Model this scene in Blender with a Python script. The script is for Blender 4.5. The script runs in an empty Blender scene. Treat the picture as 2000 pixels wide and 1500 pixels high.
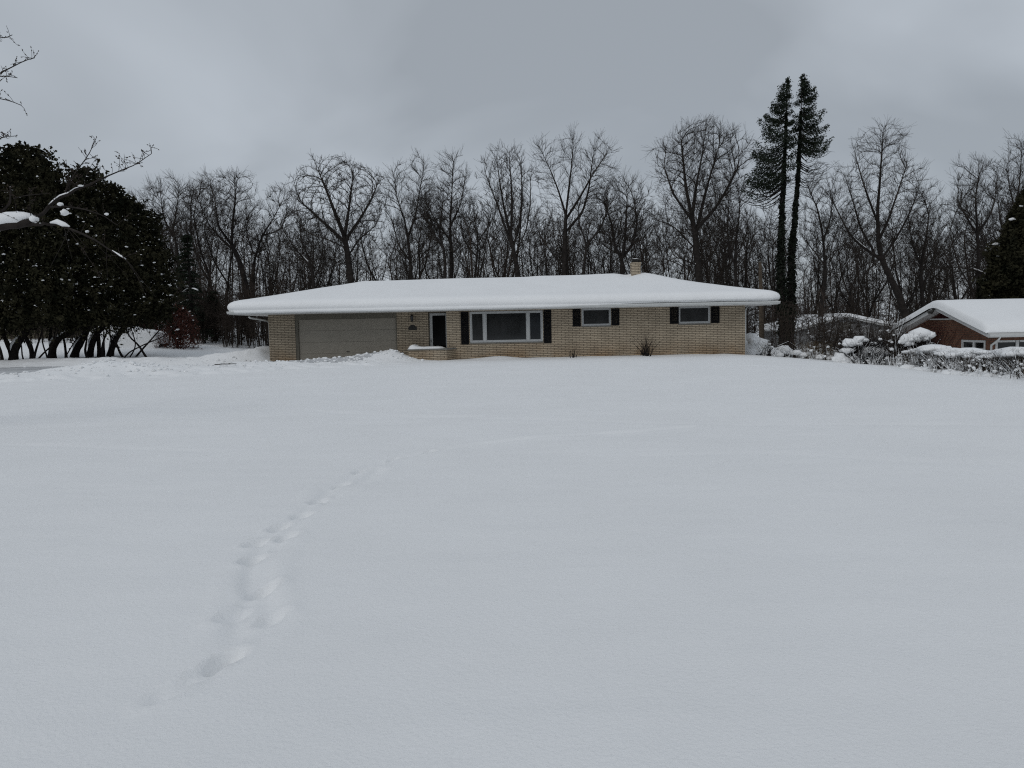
import bpy, math, random
import numpy as np
from mathutils import Matrix, Vector

random.seed(7)
RNG = np.random.default_rng(7)
S = bpy.context.scene
COL = S.collection
rad = math.radians

# ------------------------------------------------------------------ camera
F = 1500.0                      # focal length in px of the 2000 px wide frame
EYE = 1.67
PITCH, ROLL = 4.35, 1.1
camd = bpy.data.cameras.new("camera")
camd.sensor_width = 36.0
camd.lens = 36.0 * F / 2000.0
camd.clip_start, camd.clip_end = 0.1, 3000.0
cam = bpy.data.objects.new("camera", camd)
COL.objects.link(cam)
RM = Matrix.Rotation(rad(90 - PITCH), 3, 'X') @ Matrix.Rotation(rad(-ROLL), 3, 'Z')
cam.matrix_world = Matrix.Translation((0, 0, EYE)) @ RM.to_4x4()
S.camera = cam
S.render.resolution_x, S.render.resolution_y = 1024, 768

def P(px, py, d):
    """world point at depth y = d seen at photo pixel (px, py)"""
    v = RM @ Vector(((px - 1000) / F, (750 - py) / F, -1.0))
    s = d / v.y
    return np.array((v.x * s, d, EYE + v.z * s))

# ------------------------------------------------------------------ sky and sun
SUN_EL, SUN_AZ = 42.0, 205.0     # overcast sun, behind the camera and a little to the left
w = bpy.data.worlds.new("World")
S.world = w
w.use_nodes = True
nt = w.node_tree
for n in list(nt.nodes): nt.nodes.remove(n)
def N(tree, t, **kw):
    n = tree.nodes.new(t)
    for k, v in kw.items(): setattr(n, k, v)
    return n
out = N(nt, 'ShaderNodeOutputWorld'); bg = N(nt, 'ShaderNodeBackground')
sky = N(nt, 'ShaderNodeTexSky', sky_type='NISHITA', sun_disc=False)
sky.sun_elevation = rad(SUN_EL); sky.sun_rotation = rad(SUN_AZ)
tc = N(nt, 'ShaderNodeTexCoord')
sep = N(nt, 'ShaderNodeSeparateXYZ'); nt.links.new(tc.outputs['Generated'], sep.inputs[0])
zc = N(nt, 'ShaderNodeMath', operation='MAXIMUM'); zc.inputs[1].default_value = 0.0
nt.links.new(sep.outputs['Z'], zc.inputs[0])
za = N(nt, 'ShaderNodeMath', operation='ADD'); za.inputs[1].default_value = 0.36
nt.links.new(zc.outputs[0], za.inputs[0])
dvx = N(nt, 'ShaderNodeMath', operation='DIVIDE'); dvy = N(nt, 'ShaderNodeMath', operation='DIVIDE')
nt.links.new(sep.outputs['X'], dvx.inputs[0]); nt.links.new(za.outputs[0], dvx.inputs[1])
nt.links.new(sep.outputs['Y'], dvy.inputs[0]); nt.links.new(za.outputs[0], dvy.inputs[1])
cmb = N(nt, 'ShaderNodeCombineXYZ')
nt.links.new(dvx.outputs[0], cmb.inputs[0]); nt.links.new(dvy.outputs[0], cmb.inputs[1])
cmb.inputs[2].default_value = 8.3
nz = N(nt, 'ShaderNodeTexNoise'); nz.inputs['Scale'].default_value = 1.25
nz.inputs['Detail'].default_value = 4.0; nz.inputs['Roughness'].default_value = 0.42
nz.inputs['Distortion'].default_value = 0.5
nt.links.new(cmb.outputs[0], nz.inputs['Vector'])
cr = N(nt, 'ShaderNodeValToRGB')
cr.color_ramp.elements[0].position = 0.38; cr.color_ramp.elements[0].color = (0.338, 0.370, 0.406, 1)
cr.color_ramp.elements[1].position = 0.60; cr.color_ramp.elements[1].color = (0.468, 0.509, 0.556, 1)
nt.links.new(nz.outputs['Fac'], cr.inputs[0])
# overcast: brighter towards the zenith
zg = N(nt, 'ShaderNodeMapRange'); zg.interpolation_type = 'SMOOTHSTEP'
zg.inputs['From Min'].default_value = 0.35; zg.inputs['From Max'].default_value = 1.0
zg.inputs['To Min'].default_value = 10.0; zg.inputs['To Max'].default_value = 11.5
nt.links.new(zc.outputs[0], zg.inputs['Value'])
vs = N(nt, 'ShaderNodeVectorMath', operation='SCALE')
nt.links.new(cr.outputs[0], vs.inputs[0]); nt.links.new(zg.outputs[0], vs.inputs['Scale'])
mix = N(nt, 'ShaderNodeMixRGB'); mix.inputs[0].default_value = 0.94
nt.links.new(sky.outputs[0], mix.inputs[1]); nt.links.new(vs.outputs[0], mix.inputs[2])
nt.links.new(mix.outputs[0], bg.inputs['Color']); bg.inputs['Strength'].default_value = 0.1
nt.links.new(bg.outputs[0], out.inputs[0])
w.cycles_visibility.camera = True

sd = bpy.data.lights.new("sun", 'SUN'); sd.energy = 0.6; sd.angle = rad(40); sd.color = (1.0, 0.97, 0.93)
so = bpy.data.objects.new("sun", sd); COL.objects.link(so)
az = rad(SUN_AZ)
tosun = Vector((math.sin(az) * math.cos(rad(SUN_EL)), math.cos(az) * math.cos(rad(SUN_EL)), math.sin(rad(SUN_EL))))
so.rotation_euler = (-tosun).to_track_quat('-Z', 'Y').to_euler()
so.location = (0, -10, 30)

S.view_settings.view_transform = 'Standard'
S.view_settings.look = 'None'
S.view_settings.exposure = 0.0
S.view_settings.gamma = 1.0
S.render.engine = 'CYCLES'
S.cycles.max_bounces = 6
S.cycles.diffuse_bounces = 4
S.cycles.use_denoising = False
S.cycles.filter_width = 1.15
S.cycles.sample_clamp_indirect = 4.0

# ------------------------------------------------------------------ helpers
def ss(a, b, x):
    t = np.clip((np.asarray(x, float) - a) / (b - a), 0, 1)
    return t * t * (3 - 2 * t)

def _hash(ix, iy, seed):
    h = (ix.astype(np.int64) * 374761393 + iy.astype(np.int64) * 668265263 + seed * 974711) & 0xffffffff
    h = ((h ^ (h >> 13)) * 1274126177) & 0xffffffff
    return ((h ^ (h >> 16)) & 0xffff) / 65535.0

def vnoise(x, y, seed=0):
    x = np.asarray(x, float); y = np.asarray(y, float)
    ix, iy = np.floor(x), np.floor(y)
    fx, fy = x - ix, y - iy
    fx = fx * fx * fx * (fx * (fx * 6 - 15) + 10); fy = fy * fy * fy * (fy * (fy * 6 - 15) + 10)
    a = _hash(ix, iy, seed); b = _hash(ix + 1, iy, seed); c = _hash(ix, iy + 1, seed); d = _hash(ix + 1, iy + 1, seed)
    return (a + (b - a) * fx) * (1 - fy) + (c + (d - c) * fx) * fy

def fbm(x, y, oct=3, seed=0):
    s, a, t = 0.0, 1.0, 0.0
    for k in range(oct):
        s = s + a * (vnoise(x * 2 ** k + 17.3 * k, y * 2 ** k - 9.1 * k, seed + k) - 0.5)
        t += a; a *= 0.5
    return s / t

def dist_poly(x, y, pts):
    """distance to a polyline and the value interpolated along it (third column of pts)"""
    x = np.asarray(x, float); y = np.asarray(y, float)
    best = np.full(np.broadcast(x, y).shape, 1e9); val = np.zeros_like(best); side = np.zeros_like(best)
    for (a, b) in zip(pts[:-1], pts[1:]):
        dx, dy = b[0] - a[0], b[1] - a[1]
        t = np.clip(((x - a[0]) * dx + (y - a[1]) * dy) / (dx * dx + dy * dy), 0, 1)
        d = np.hypot(x - a[0] - t * dx, y - a[1] - t * dy)
        m = d < best
        best = np.where(m, d, best); val = np.where(m, a[2] + (b[2] - a[2]) * t, val)
    return best, val

def mesh_np(name, V, Fc, mat, parent=None, smooth=False):
    """V: (n,3) array, Fc: (m,k) int array of equal sized faces or a list of such arrays"""
    if not isinstance(Fc, (list, tuple)): Fc = [Fc]
    Fc = [np.asarray(f, dtype=np.int32) for f in Fc if len(f)]
    me = bpy.data.meshes.new(name)
    V = np.asarray(V, dtype=np.float32)
    me.vertices.add(len(V)); me.vertices.foreach_set('co', V.ravel())
    loops = np.concatenate([f.ravel() for f in Fc])
    tot = np.concatenate([np.full(len(f), f.shape[1], np.int32) for f in Fc])
    start = np.concatenate([[0], np.cumsum(tot)[:-1]]).astype(np.int32)
    me.loops.add(len(loops)); me.loops.foreach_set('vertex_index', loops)
    me.polygons.add(len(tot)); me.polygons.foreach_set('loop_start', start); me.polygons.foreach_set('loop_total', tot)
    if smooth: me.polygons.foreach_set('use_smooth', np.ones(len(tot), bool))
    me.update(calc_edges=True)
    if mat is not None: me.materials.append(mat)
    o = bpy.data.objects.new(name, me); COL.objects.link(o)
    if parent is not None: o.parent = parent
    return o

class MB:
    """collects shapes and links them as one mesh object"""
    def __init__(s): s.v = []; s.f = []; s.n = 0
    def add(s, V, Fs):
        s.v.append(np.asarray(V, float).reshape(-1, 3)); s.f += [tuple(int(i) + s.n for i in f) for f in Fs]; s.n += len(s.v[-1])
        return s
    def box(s, x0, x1, y0, y1, z0, z1):
        V = [(x0,y0,z0),(x1,y0,z0),(x1,y1,z0),(x0,y1,z0),(x0,y0,z1),(x1,y0,z1),(x1,y1,z1),(x0,y1,z1)]
        return s.add(V, [(0,3,2,1),(4,5,6,7),(0,1,5,4),(1,2,6,5),(2,3,7,6),(3,0,4,7)])
    def poly(s, pts): return s.add(pts, [tuple(range(len(pts)))])
    def tube(s, pts, r, k=8, cap=True):
        pts = np.asarray(pts, float); n = len(pts)
        r = np.broadcast_to(np.asarray(r, float), (n,))
        V = []
        for i in range(n):
            d = pts[min(i + 1, n - 1)] - pts[max(i - 1, 0)]; d = d / (np.linalg.norm(d) + 1e-9)
            ref = np.array((0.31, 0.93, 0.2)) if abs(d[1]) < 0.8 else np.array((0.93, 0.1, 0.3))
            u = np.cross(d, ref); u /= np.linalg.norm(u); v = np.cross(d, u)
            a = np.arange(k) * 2 * math.pi / k
            V.append(pts[i] + r[i] * (np.cos(a)[:, None] * u + np.sin(a)[:, None] * v))
        V = np.concatenate(V); Fs = []
        for i in range(n - 1):
            for j in range(k): Fs.append((i*k+j, i*k+(j+1)%k, (i+1)*k+(j+1)%k, (i+1)*k+j))
        if cap: Fs += [tuple(range(k))[::-1], tuple((n-1)*k + j for j in range(k))]
        return s.add(V, Fs)
    def lathe(s, prof, c, k=16):
        V = []; Fs = []; m = len(prof)
        for (r, z) in prof:
            for j in range(k):
                a = 2 * math.pi * j / k; V.append((c[0] + r * math.cos(a), c[1] + r * math.sin(a), c[2] + z))
        for i in range(m - 1):
            for j in range(k): Fs.append((i*k+j, i*k+(j+1)%k, (i+1)*k+(j+1)%k, (i+1)*k+j))
        return s.add(V, Fs)
    def build(s, name, mat, parent=None, smooth=False, bevel=0.0):
        me = bpy.data.meshes.new(name); me.from_pydata(np.concatenate(s.v).tolist(), [], s.f)
        me.materials.append(mat); me.validate()
        if smooth:
            for p in me.polygons: p.use_smooth = True
        o = bpy.data.objects.new(name, me); COL.objects.link(o)
        if parent is not None: o.parent = parent
        if bevel:
            b = o.modifiers.new('bevel', 'BEVEL'); b.width = bevel; b.segments = 2; b.limit_method = 'ANGLE'
        return o

def tag(o, label=None, cat=None, group=None, kind=None):
    if label: o['label'] = label
    if cat: o['category'] = cat
    if group: o['group'] = group
    if kind: o['kind'] = kind
    return o
def thing(name, label, cat, loc=(0, 0, 0), group=None):
    o = bpy.data.objects.new(name, None); COL.objects.link(o)
    o.location = tuple(float(c) for c in loc); o.empty_display_size = 0.2
    return tag(o, label, cat, group)
def under(o, root):
    """parent o, whose mesh is in world coordinates, under root without moving it"""
    o.parent = root
    off = Matrix.Translation(-Vector(root.matrix_basis.translation))
    p = root.parent
    while p is not None:
        off = Matrix.Translation(-Vector(p.matrix_basis.translation)) @ off; p = p.parent
    o.data.transform(off)
    return o
def copy_tree(o, parent=None):
    c = o.copy(); COL.objects.link(c); c.parent = parent
    for ch in o.children: copy_tree(ch, c)
    return c

# ------------------------------------------------------------------ materials
def mat_basic(name, col, rough=0.8, var=0.15, scale=6.0, bump=0.0, bscale=40.0, spec=0.3, detail=4.0, col2=None, metallic=0.0):
    m = bpy.data.materials.new(name); m.use_nodes = True
    t = m.node_tree; b = t.nodes['Principled BSDF']
    b.inputs['Roughness'].default_value = rough
    b.inputs['Specular IOR Level'].default_value = spec
    b.inputs['Metallic'].default_value = metallic
    tcn = N(t, 'ShaderNodeTexCoord')
    nz = N(t, 'ShaderNodeTexNoise'); nz.inputs['Scale'].default_value = scale; nz.inputs['Detail'].default_value = detail
    t.links.new(tcn.outputs['Object'], nz.inputs['Vector'])
    r = N(t, 'ShaderNodeValToRGB')
    r.color_ramp.elements[0].position = 0.3; r.color_ramp.elements[1].position = 0.7
    c1 = [c * (1 - var) for c in col]; c2 = [min(1, c * (1 + var)) for c in (col2 or col)]
    r.color_ramp.elements[0].color = (*c1, 1); r.color_ramp.elements[1].color = (*c2, 1)
    t.links.new(nz.outputs['Fac'], r.inputs[0]); t.links.new(r.outputs[0], b.inputs['Base Color'])
    if bump:
        n2 = N(t, 'ShaderNodeTexNoise'); n2.inputs['Scale'].default_value = bscale; n2.inputs['Detail'].default_value = 3
        t.links.new(tcn.outputs['Object'], n2.inputs['Vector'])
        bp = N(t, 'ShaderNodeBump'); bp.inputs['Strength'].default_value = bump; bp.inputs['Distance'].default_value = 0.02
        t.links.new(n2.outputs['Fac'], bp.inputs['Height']); t.links.new(bp.outputs[0], b.inputs['Normal'])
    return m

def mat_snow(name, col=(0.855, 0.862, 0.865), bump=0.6, var=0.02):
    m = mat_basic(name, col, rough=0.75, var=var, scale=0.6, spec=0.2)
    t = m.node_tree; b = t.nodes['Principled BSDF']
    tcn = N(t, 'ShaderNodeTexCoord')
    n1 = N(t, 'ShaderNodeTexNoise'); n1.inputs['Scale'].default_value = 42; n1.inputs['Detail'].default_value = 5; n1.inputs['Roughness'].default_value = 0.65
    n2 = N(t, 'ShaderNodeTexNoise'); n2.inputs['Scale'].default_value = 2.2; n2.inputs['Detail'].default_value = 3
    t.links.new(tcn.outputs['Object'], n1.inputs['Vector']); t.links.new(tcn.outputs['Object'], n2.inputs['Vector'])
    b1 = N(t, 'ShaderNodeBump'); b1.inputs['Strength'].default_value = bump; b1.inputs['Distance'].default_value = 0.012
    b2 = N(t, 'ShaderNodeBump'); b2.inputs['Strength'].default_value = 0.5; b2.inputs['Distance'].default_value = 0.03
    t.links.new(n1.outputs['Fac'], b1.inputs['Height']); t.links.new(n2.outputs['Fac'], b2.inputs['Height'])
    t.links.new(b1.outputs[0], b2.inputs['Normal']); t.links.new(b2.outputs[0], b.inputs['Normal'])
    return m

def mat_brick(name, c1, c2, mortar, bw, bh, mw, base_stain=None, zs=(0.1, 0.7), offset=0.5):
    m = bpy.data.materials.new(name); m.use_nodes = True
    t = m.node_tree; b = t.nodes['Principled BSDF']; b.inputs['Roughness'].default_value = 0.85
    b.inputs['Specular IOR Level'].default_value = 0.2
    tcn = N(t, 'ShaderNodeTexCoord'); sp = N(t, 'ShaderNodeSeparateXYZ'); t.links.new(tcn.outputs['Object'], sp.inputs[0])
    ad = N(t, 'ShaderNodeMath', operation='ADD'); t.links.new(sp.outputs['X'], ad.inputs[0]); t.links.new(sp.outputs['Y'], ad.inputs[1])
    cb = N(t, 'ShaderNodeCombineXYZ'); t.links.new(ad.outputs[0], cb.inputs[0]); t.links.new(sp.outputs['Z'], cb.inputs[1])
    br = N(t, 'ShaderNodeTexBrick'); br.offset = offset
    br.inputs['Scale'].default_value = 1.0; br.inputs['Brick Width'].default_value = bw; br.inputs['Row Height'].default_value = bh
    br.inputs['Mortar Size'].default_value = mw; br.inputs['Mortar Smooth'].default_value = 0.15; br.inputs['Bias'].default_value = 0.0
    br.inputs['Color1'].default_value = (*c1, 1); br.inputs['Color2'].default_value = (*c2, 1); br.inputs['Mortar'].default_value = (*mortar, 1)
    t.links.new(cb.outputs[0], br.inputs['Vector'])
    nz = N(t, 'ShaderNodeTexNoise'); nz.inputs['Scale'].default_value = 1.3; nz.inputs['Detail'].default_value = 5; nz.inputs['Roughness'].default_value = 0.6
    t.links.new(tcn.outputs['Object'], nz.inputs['Vector'])
    mr = N(t, 'ShaderNodeMapRange'); mr.inputs['From Min'].default_value = 0.3; mr.inputs['From Max'].default_value = 0.7
    mr.inputs['To Min'].default_value = 0.8; mr.inputs['To Max'].default_value = 1.15
    t.links.new(nz.outputs['Fac'], mr.inputs['Value'])
    ml = N(t, 'ShaderNodeVectorMath', operation='SCALE'); t.links.new(br.outputs['Color'], ml.inputs[0]); t.links.new(mr.outputs[0], ml.inputs['Scale'])
    last = ml.outputs[0]
    if base_stain:
        # damp brown staining creeping up from the ground in patches
        ms = N(t, 'ShaderNodeMapRange'); ms.inputs['From Min'].default_value = zs[1]; ms.inputs['From Max'].default_value = zs[0]
        t.links.new(sp.outputs['Z'], ms.inputs['Value'])
        n3 = N(t, 'ShaderNodeTexNoise'); n3.inputs['Scale'].default_value = 0.9; n3.inputs['Detail'].default_value = 4
        t.links.new(tcn.outputs['Object'], n3.inputs['Vector'])
        m3 = N(t, 'ShaderNodeMapRange'); m3.inputs['From Min'].default_value = 0.35; m3.inputs['From Max'].default_value = 0.65
        t.links.new(n3.outputs['Fac'], m3.inputs['Value'])
        mm = N(t, 'ShaderNodeMath', operation='MULTIPLY'); t.links.new(ms.outputs[0], mm.inputs[0]); t.links.new(m3.outputs[0], mm.inputs[1])
        m4 = N(t, 'ShaderNodeMath', operation='MULTIPLY'); m4.inputs[1].default_value = 0.75; t.links.new(mm.outputs[0], m4.inputs[0])
        mx = N(t, 'ShaderNodeMixRGB', blend_type='MULTIPLY'); mx.inputs[2].default_value = (*base_stain, 1)
        t.links.new(m4.outputs[0], mx.inputs[0]); t.links.new(last, mx.inputs[1]); last = mx.outputs[0]
    t.links.new(last, b.inputs['Base Color'])
    bp = N(t, 'ShaderNodeBump'); bp.inputs['Strength'].default_value = 0.8; bp.inputs['Distance'].default_value = 0.01; bp.invert = True
    t.links.new(br.outputs['Fac'], bp.inputs['Height']); t.links.new(bp.outputs[0], b.inputs['Normal'])
    return m

M = {}
M['snow'] = mat_snow('snow')
M['roof_snow'] = mat_snow('roof_snow', bump=0.15)
M['packed_snow'] = mat_snow('packed_snow', col=(0.50, 0.51, 0.52), bump=0.9, var=0.16)
M['brick'] = mat_brick('buff_brick', (0.445, 0.374, 0.28), (0.372, 0.308, 0.228), (0.125, 0.102, 0.075), 0.34, 0.0815, 0.013, base_stain=(0.62, 0.42, 0.24), zs=(0.05, 0.95))
M['red_brick'] = mat_brick('red_brick', (0.215, 0.098, 0.060), (0.155, 0.070, 0.045), (0.11, 0.085, 0.065), 0.22, 0.075, 0.010)
M['trim_taupe'] = mat_basic('taupe_trim', (0.125, 0.114, 0.09), rough=0.6, var=0.08)
M['door_taupe'] = mat_basic('taupe_door', (0.275, 0.25, 0.208), rough=0.5, var=0.05, scale=2.0)
M['white_paint'] = mat_basic('white_paint', (0.58, 0.58, 0.57), rough=0.5, var=0.06)
M['gutter_white'] = mat_basic('gutter_white', (0.56, 0.57, 0.56), rough=0.45, var=0.05)
M['window_frame'] = mat_basic('window_frame', (0.42, 0.43, 0.43), rough=0.5, var=0.05)
M['black_paint'] = mat_basic('black_paint', (0.006, 0.006, 0.007), rough=0.7, var=0.2, spec=0.1)
M['dark_metal'] = mat_basic('dark_metal', (0.02, 0.018, 0.015), rough=0.5, var=0.2)
M['stone'] = mat_basic('stone_cap', (0.16, 0.155, 0.14), rough=0.8, var=0.2, scale=14)
M['plaque_gold'] = mat_basic('plaque_letters', (0.16, 0.13, 0.07), rough=0.5, var=0.05)
M['shingle'] = mat_basic('shingles', (0.06, 0.06, 0.06), rough=0.9, var=0.3, scale=20)
M['bark'] = mat_basic('bark', (0.027, 0.023, 0.021), rough=0.95, var=0.35, scale=5, bump=0.6, bscale=30, spec=0.1)
M['bark_warm'] = mat_basic('bark_warm', (0.042, 0.032, 0.026), rough=0.95, var=0.35, scale=5, bump=0.6, bscale=30, spec=0.1)
M['bark_dark'] = mat_basic('bark_dark', (0.020, 0.017, 0.016), rough=0.95, var=0.3, scale=5, spec=0.1)
M['twig'] = mat_basic('twig', (0.044, 0.037, 0.032), rough=0.95, var=0.3, scale=1.0, spec=0.1)
M['brush'] = mat_basic('brush', (0.052, 0.041, 0.034), rough=0.95, var=0.45, scale=0.5, spec=0.1)
M['stalk'] = mat_basic('stalk', (0.13, 0.095, 0.055), rough=0.9, var=0.4, scale=1.0, spec=0.1)
M['conifer'] = mat_basic('conifer_needles', (0.018, 0.024, 0.016), rough=0.9, var=0.5, scale=1.5, spec=0.1)
M['cedar'] = mat_basic('cedar_leaves', (0.016, 0.020, 0.011), rough=0.9, var=0.6, scale=1.2, spec=0.1, col2=(0.024, 0.022, 0.012))
M['ivy'] = mat_basic('ivy_leaves', (0.012, 0.016, 0.010), rough=0.7, var=0.5, scale=2.0, spec=0.15)
M['russet'] = mat_basic('russet_leaves', (0.055, 0.022, 0.018), rough=0.9, var=0.5, scale=2.0, spec=0.1, col2=(0.085, 0.036, 0.028))
M['vine'] = mat_basic('vine', (0.055, 0.018, 0.018), rough=0.9, var=0.4, scale=3.0, spec=0.1)
M['pole_wood'] = mat_basic('pole_wood', (0.085, 0.066, 0.048), rough=0.9, var=0.3, scale=8, bump=0.3)
M['siding'] = mat_basic('siding', (0.085, 0.075, 0.05), rough=0.8, var=0.25, scale=3)
M['shed_wall'] = mat_basic('shed_wall', (0.22, 0.22, 0.22), rough=0.8, var=0.15, scale=3)
M['car_paint'] = mat_basic('car_paint', (0.02, 0.022, 0.025), rough=0.3, var=0.05, spec=0.5)
M['rubber'] = mat_basic('rubber', (0.012, 0.012, 0.012), rough=0.9, var=0.1)

def mat_glass(name, base=(0.005, 0.006, 0.0065), spec=0.5):
    m = mat_basic(name, base, rough=0.06, var=0.35, scale=1.1, spec=spec)
    return m
M['glass'] = mat_glass('window_glass')
M['glass_dark'] = mat_glass('dark_glass', (0.002, 0.002, 0.0025), 0.08)
M['curtain'] = mat_glass('curtained_glass', (0.014, 0.017, 0.02), 0.3)

# ------------------------------------------------------------------ ground
DRIVE = [(-8.2, 38.0, 3.0), (-8.6, 35.6, 2.9), (-12.0, 33.6, 2.0), (-16.0, 33.3, 2.6), (-23.0, 33.0, 3.5), (-45.0, 30.5, 3.8)]
BANK = [(-5.0, 36.0, 0.22), (-5.6, 35.4, 0.48), (-7.0, 34.6, 0.34), (-9.4, 33.2, 0.22), (-11.6, 31.4, 0.22), (-13.6, 29.8, 0.22), (-15.2, 29.0, 0.40), (-18.0, 27.6, 0.22), (-26.0, 26.0, 0.28), (-45.0, 23.0, 0.4)]
BANK2 = [(-11.9, 38.8, 0.6), (-12.5, 37.6, 0.62), (-13.6, 37.1, 0.46), (-15.0, 36.8, 0.34), (-17.5, 37.2, 0.3), (-21.0, 37.6, 0.16), (-30, 37.4, 0.1)]
def hit_ground(px, py, z=0.11):
    v = RM @ Vector(((px - 1000) / F, (750 - py) / F, -1.0))
    s = (z - EYE) / v.z
    return v.x * s, v.y * s
TRAIL = [(60, 1560), (130, 1455), (260, 1370), (380, 1305), (440, 1265), (478, 1180), (490, 1085), (520, 1040), (580, 1000), (640, 955), (705, 912), (770, 892), (850, 877), (950, 862), (1060, 850), (1200, 841), (1350, 828)]
TRAIL2 = [(400, 1318), (500, 1245), (535, 1200), (512, 1130), (522, 1085), (560, 1030), (620, 985), (690, 945), (740, 915)]
def pad(pts, v): return [(*hit_ground(*p), v) for p in pts]
T1, T2 = pad(TRAIL, 1.0), pad(TRAIL2, 1.0)
def _resample(pts, step):
    o = []; acc = 0.0
    for a, b in zip(pts[:-1], pts[1:]):
        L = math.hypot(b[0] - a[0], b[1] - a[1]); k = 0.0
        while acc <= L:
            t = acc / L; o.append((a[0] + (b[0] - a[0]) * t, a[1] + (b[1] - a[1]) * t, math.atan2(b[1] - a[1], b[0] - a[0]))); acc += step
        acc -= L
    return o
STEPS = []
for (px, py, dp) in ((440, 1272, .085), (493, 1082, .07), (514, 1140, .06), (545, 1022, .05), (705, 916, .08), (622, 972, .05), (590, 1000, .05), (668, 944, .05), (452, 1190, .025), (528, 1195, .03), (770, 893, .05), (840, 879, .04), (740, 905, .04), (395, 1300, .025), (330, 1335, .015), (560, 1040, .04), (500, 1052, .05)):
    x, y = hit_ground(px, py); STEPS.append((x, y, math.atan2(1.0, .35), dp))
FAR_TRACKS = [[(930, 815), (1100, 818), (1300, 822), (1500, 826), (1700, 824), (2000, 832)], [(240, 795), (380, 795)], [(600, 800), (800, 812), (1000, 810)], [(1250, 885), (1500, 880), (1750, 895), (2010, 905)], [(0, 866), (240, 872), (420, 880)]]
FAR_TRACKS = [pad(t, 1.0) for t in FAR_TRACKS]

def ground(x, y, fine=True):
    x = np.asarray(x, float); y = np.asarray(y, float)
    z = 0.10 + 0.10 * fbm(x / 11, y / 11, 2, 3) + 0.035 * fbm(x / 2.6, y / 4.0, 2, 9) + 0.016 * fbm(x / 1.7, y / 0.42, 3, 10) * ss(45, 30, y)
    z = z + 0.32 * ss(-15, -22, x) * ss(34, 40, y) + 0.55 * ss(-12, -26, x) * ss(41, 52, y) + 0.5 * ss(48, 66, y) * ss(4, -8, x)
    z = z - 0.45 * ss(9.5, 17, x) * ss(14, 26, y) - 1.15 * ss(17.2, 23, x) * ss(15, 24, y) - 0.5 * ss(12.5, 18, x) * ss(38, 48, y)
    # drifts along the front wall
    z = z + 0.13 * np.exp(-((x + 0.55) / 0.9) ** 2 - ((y - 35.75) / 0.6) ** 2) + 0.05 * ss(35.2, 36.2, y) * ss(-3, -1, x) * ss(12, 10, x) * (0.6 + 1.6 * fbm(x / 1.6, y * 0 + 4, 2, 5))
    # plowed drive
    d, wd = dist_poly(x, y, DRIVE)
    m = ss(1.15, 0.75, d / wd) * ss(-46, -40, x)
    dz = 0.04 + 0.10 * ss(-12, -24, x) + 0.05 * fbm(x / 0.9, y / 0.5, 3, 21)
    z = z * (1 - m) + dz * m
    for B, wdt, sd in ((BANK, 1.0, 31), (BANK2, 0.9, 47)):
        d, h = dist_poly(x, y, B)
        lump = fbm(x / 0.55, y / 0.55, 4, sd); big = fbm(x / 2.3, y / 2.3, 2, sd + 7)
        prof = np.exp(-(d / wdt) ** 2)
        z = z + prof * h * (1.0 + 1.1 * big) + np.exp(-(d / (wdt * 1.9)) ** 2) * 0.22 * np.abs(lump) * (h > 0)
    # snow pushed over the lawn beside the bank
    d, h = dist_poly(x, y, [(p[0] + 0.8, p[1] - 2.0, p[2]) for p in BANK[2:]])
    z = z + 0.10 * np.exp(-(d / 1.5) ** 2) * ss(-0.06, 0.16, fbm(x / 0.8, y / 0.8, 4, 61))
    # old shoveled humps beyond the drive
    for (cx, cy, r, h) in ((-17.2, 40.2, 0.7, 0.16), (-16.2, 40.6, 0.6, -0.14), (-14.6, 40.0, 1.1, 0.2), (-13.4, 40.4, 0.7, -0.1), (-18.6, 40.5, 0.8, 0.12)):
        z = z + h * np.exp(-((x - cx) / r) ** 2 - ((y - cy) / (r * 1.2)) ** 2)
    if fine:
        d, _ = dist_poly(x, y, T1)
        fade = 0.62 * ss(2.8, 4.2, y) * (0.35 + 0.65 * ss(26, 10, y))
        wv = vnoise(x * 1.9, y * 1.9, 77); wd_ = fbm(x * .9, y * .9, 2, 79) * .09
        z = z + fade * (-0.050 * np.exp(-((d + wd_) / 0.055) ** 2) * (0.3 + 1.2 * wv) + 0.020 * np.exp(-((d - 0.17 + wd_) / 0.06) ** 2) * wv)
        d, _ = dist_poly(x, y, T2)
        z = z + fade * (-0.045 * np.exp(-((d + wd_) / 0.05) ** 2) * (0.3 + 1.2 * vnoise(x * 2.1, y * 2.1, 78)) + 0.018 * np.exp(-((d - 0.15) / 0.05) ** 2) * wv)
        for (cx, cy, a, dp) in STEPS:
            mk = (np.abs(x - cx) < 0.8) & (np.abs(y - cy) < 0.8)
            if not mk.any(): continue
            u = (x[mk] - cx) * math.cos(a) + (y[mk] - cy) * math.sin(a); v = -(x[mk] - cx) * math.sin(a) + (y[mk] - cy) * math.cos(a)
            r2 = (u / 0.095) ** 2 + (v / 0.048) ** 2
            z[mk] += -dp * np.exp(-r2 * r2 * 0.6) + 0.012 * np.exp(-((np.sqrt(r2) - 1.7) / 0.5) ** 2)
        for t in FAR_TRACKS:
            d, _ = dist_poly(x, y, t)
            z = z - 0.018 * np.exp(-(d / 0.13) ** 2) * (vnoise(x * 0.9, y * 0.9, 80) + 0.2)
    return z
def gz(x, y): return float(ground(np.array([x]), np.array([y]), False)[0])

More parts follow.
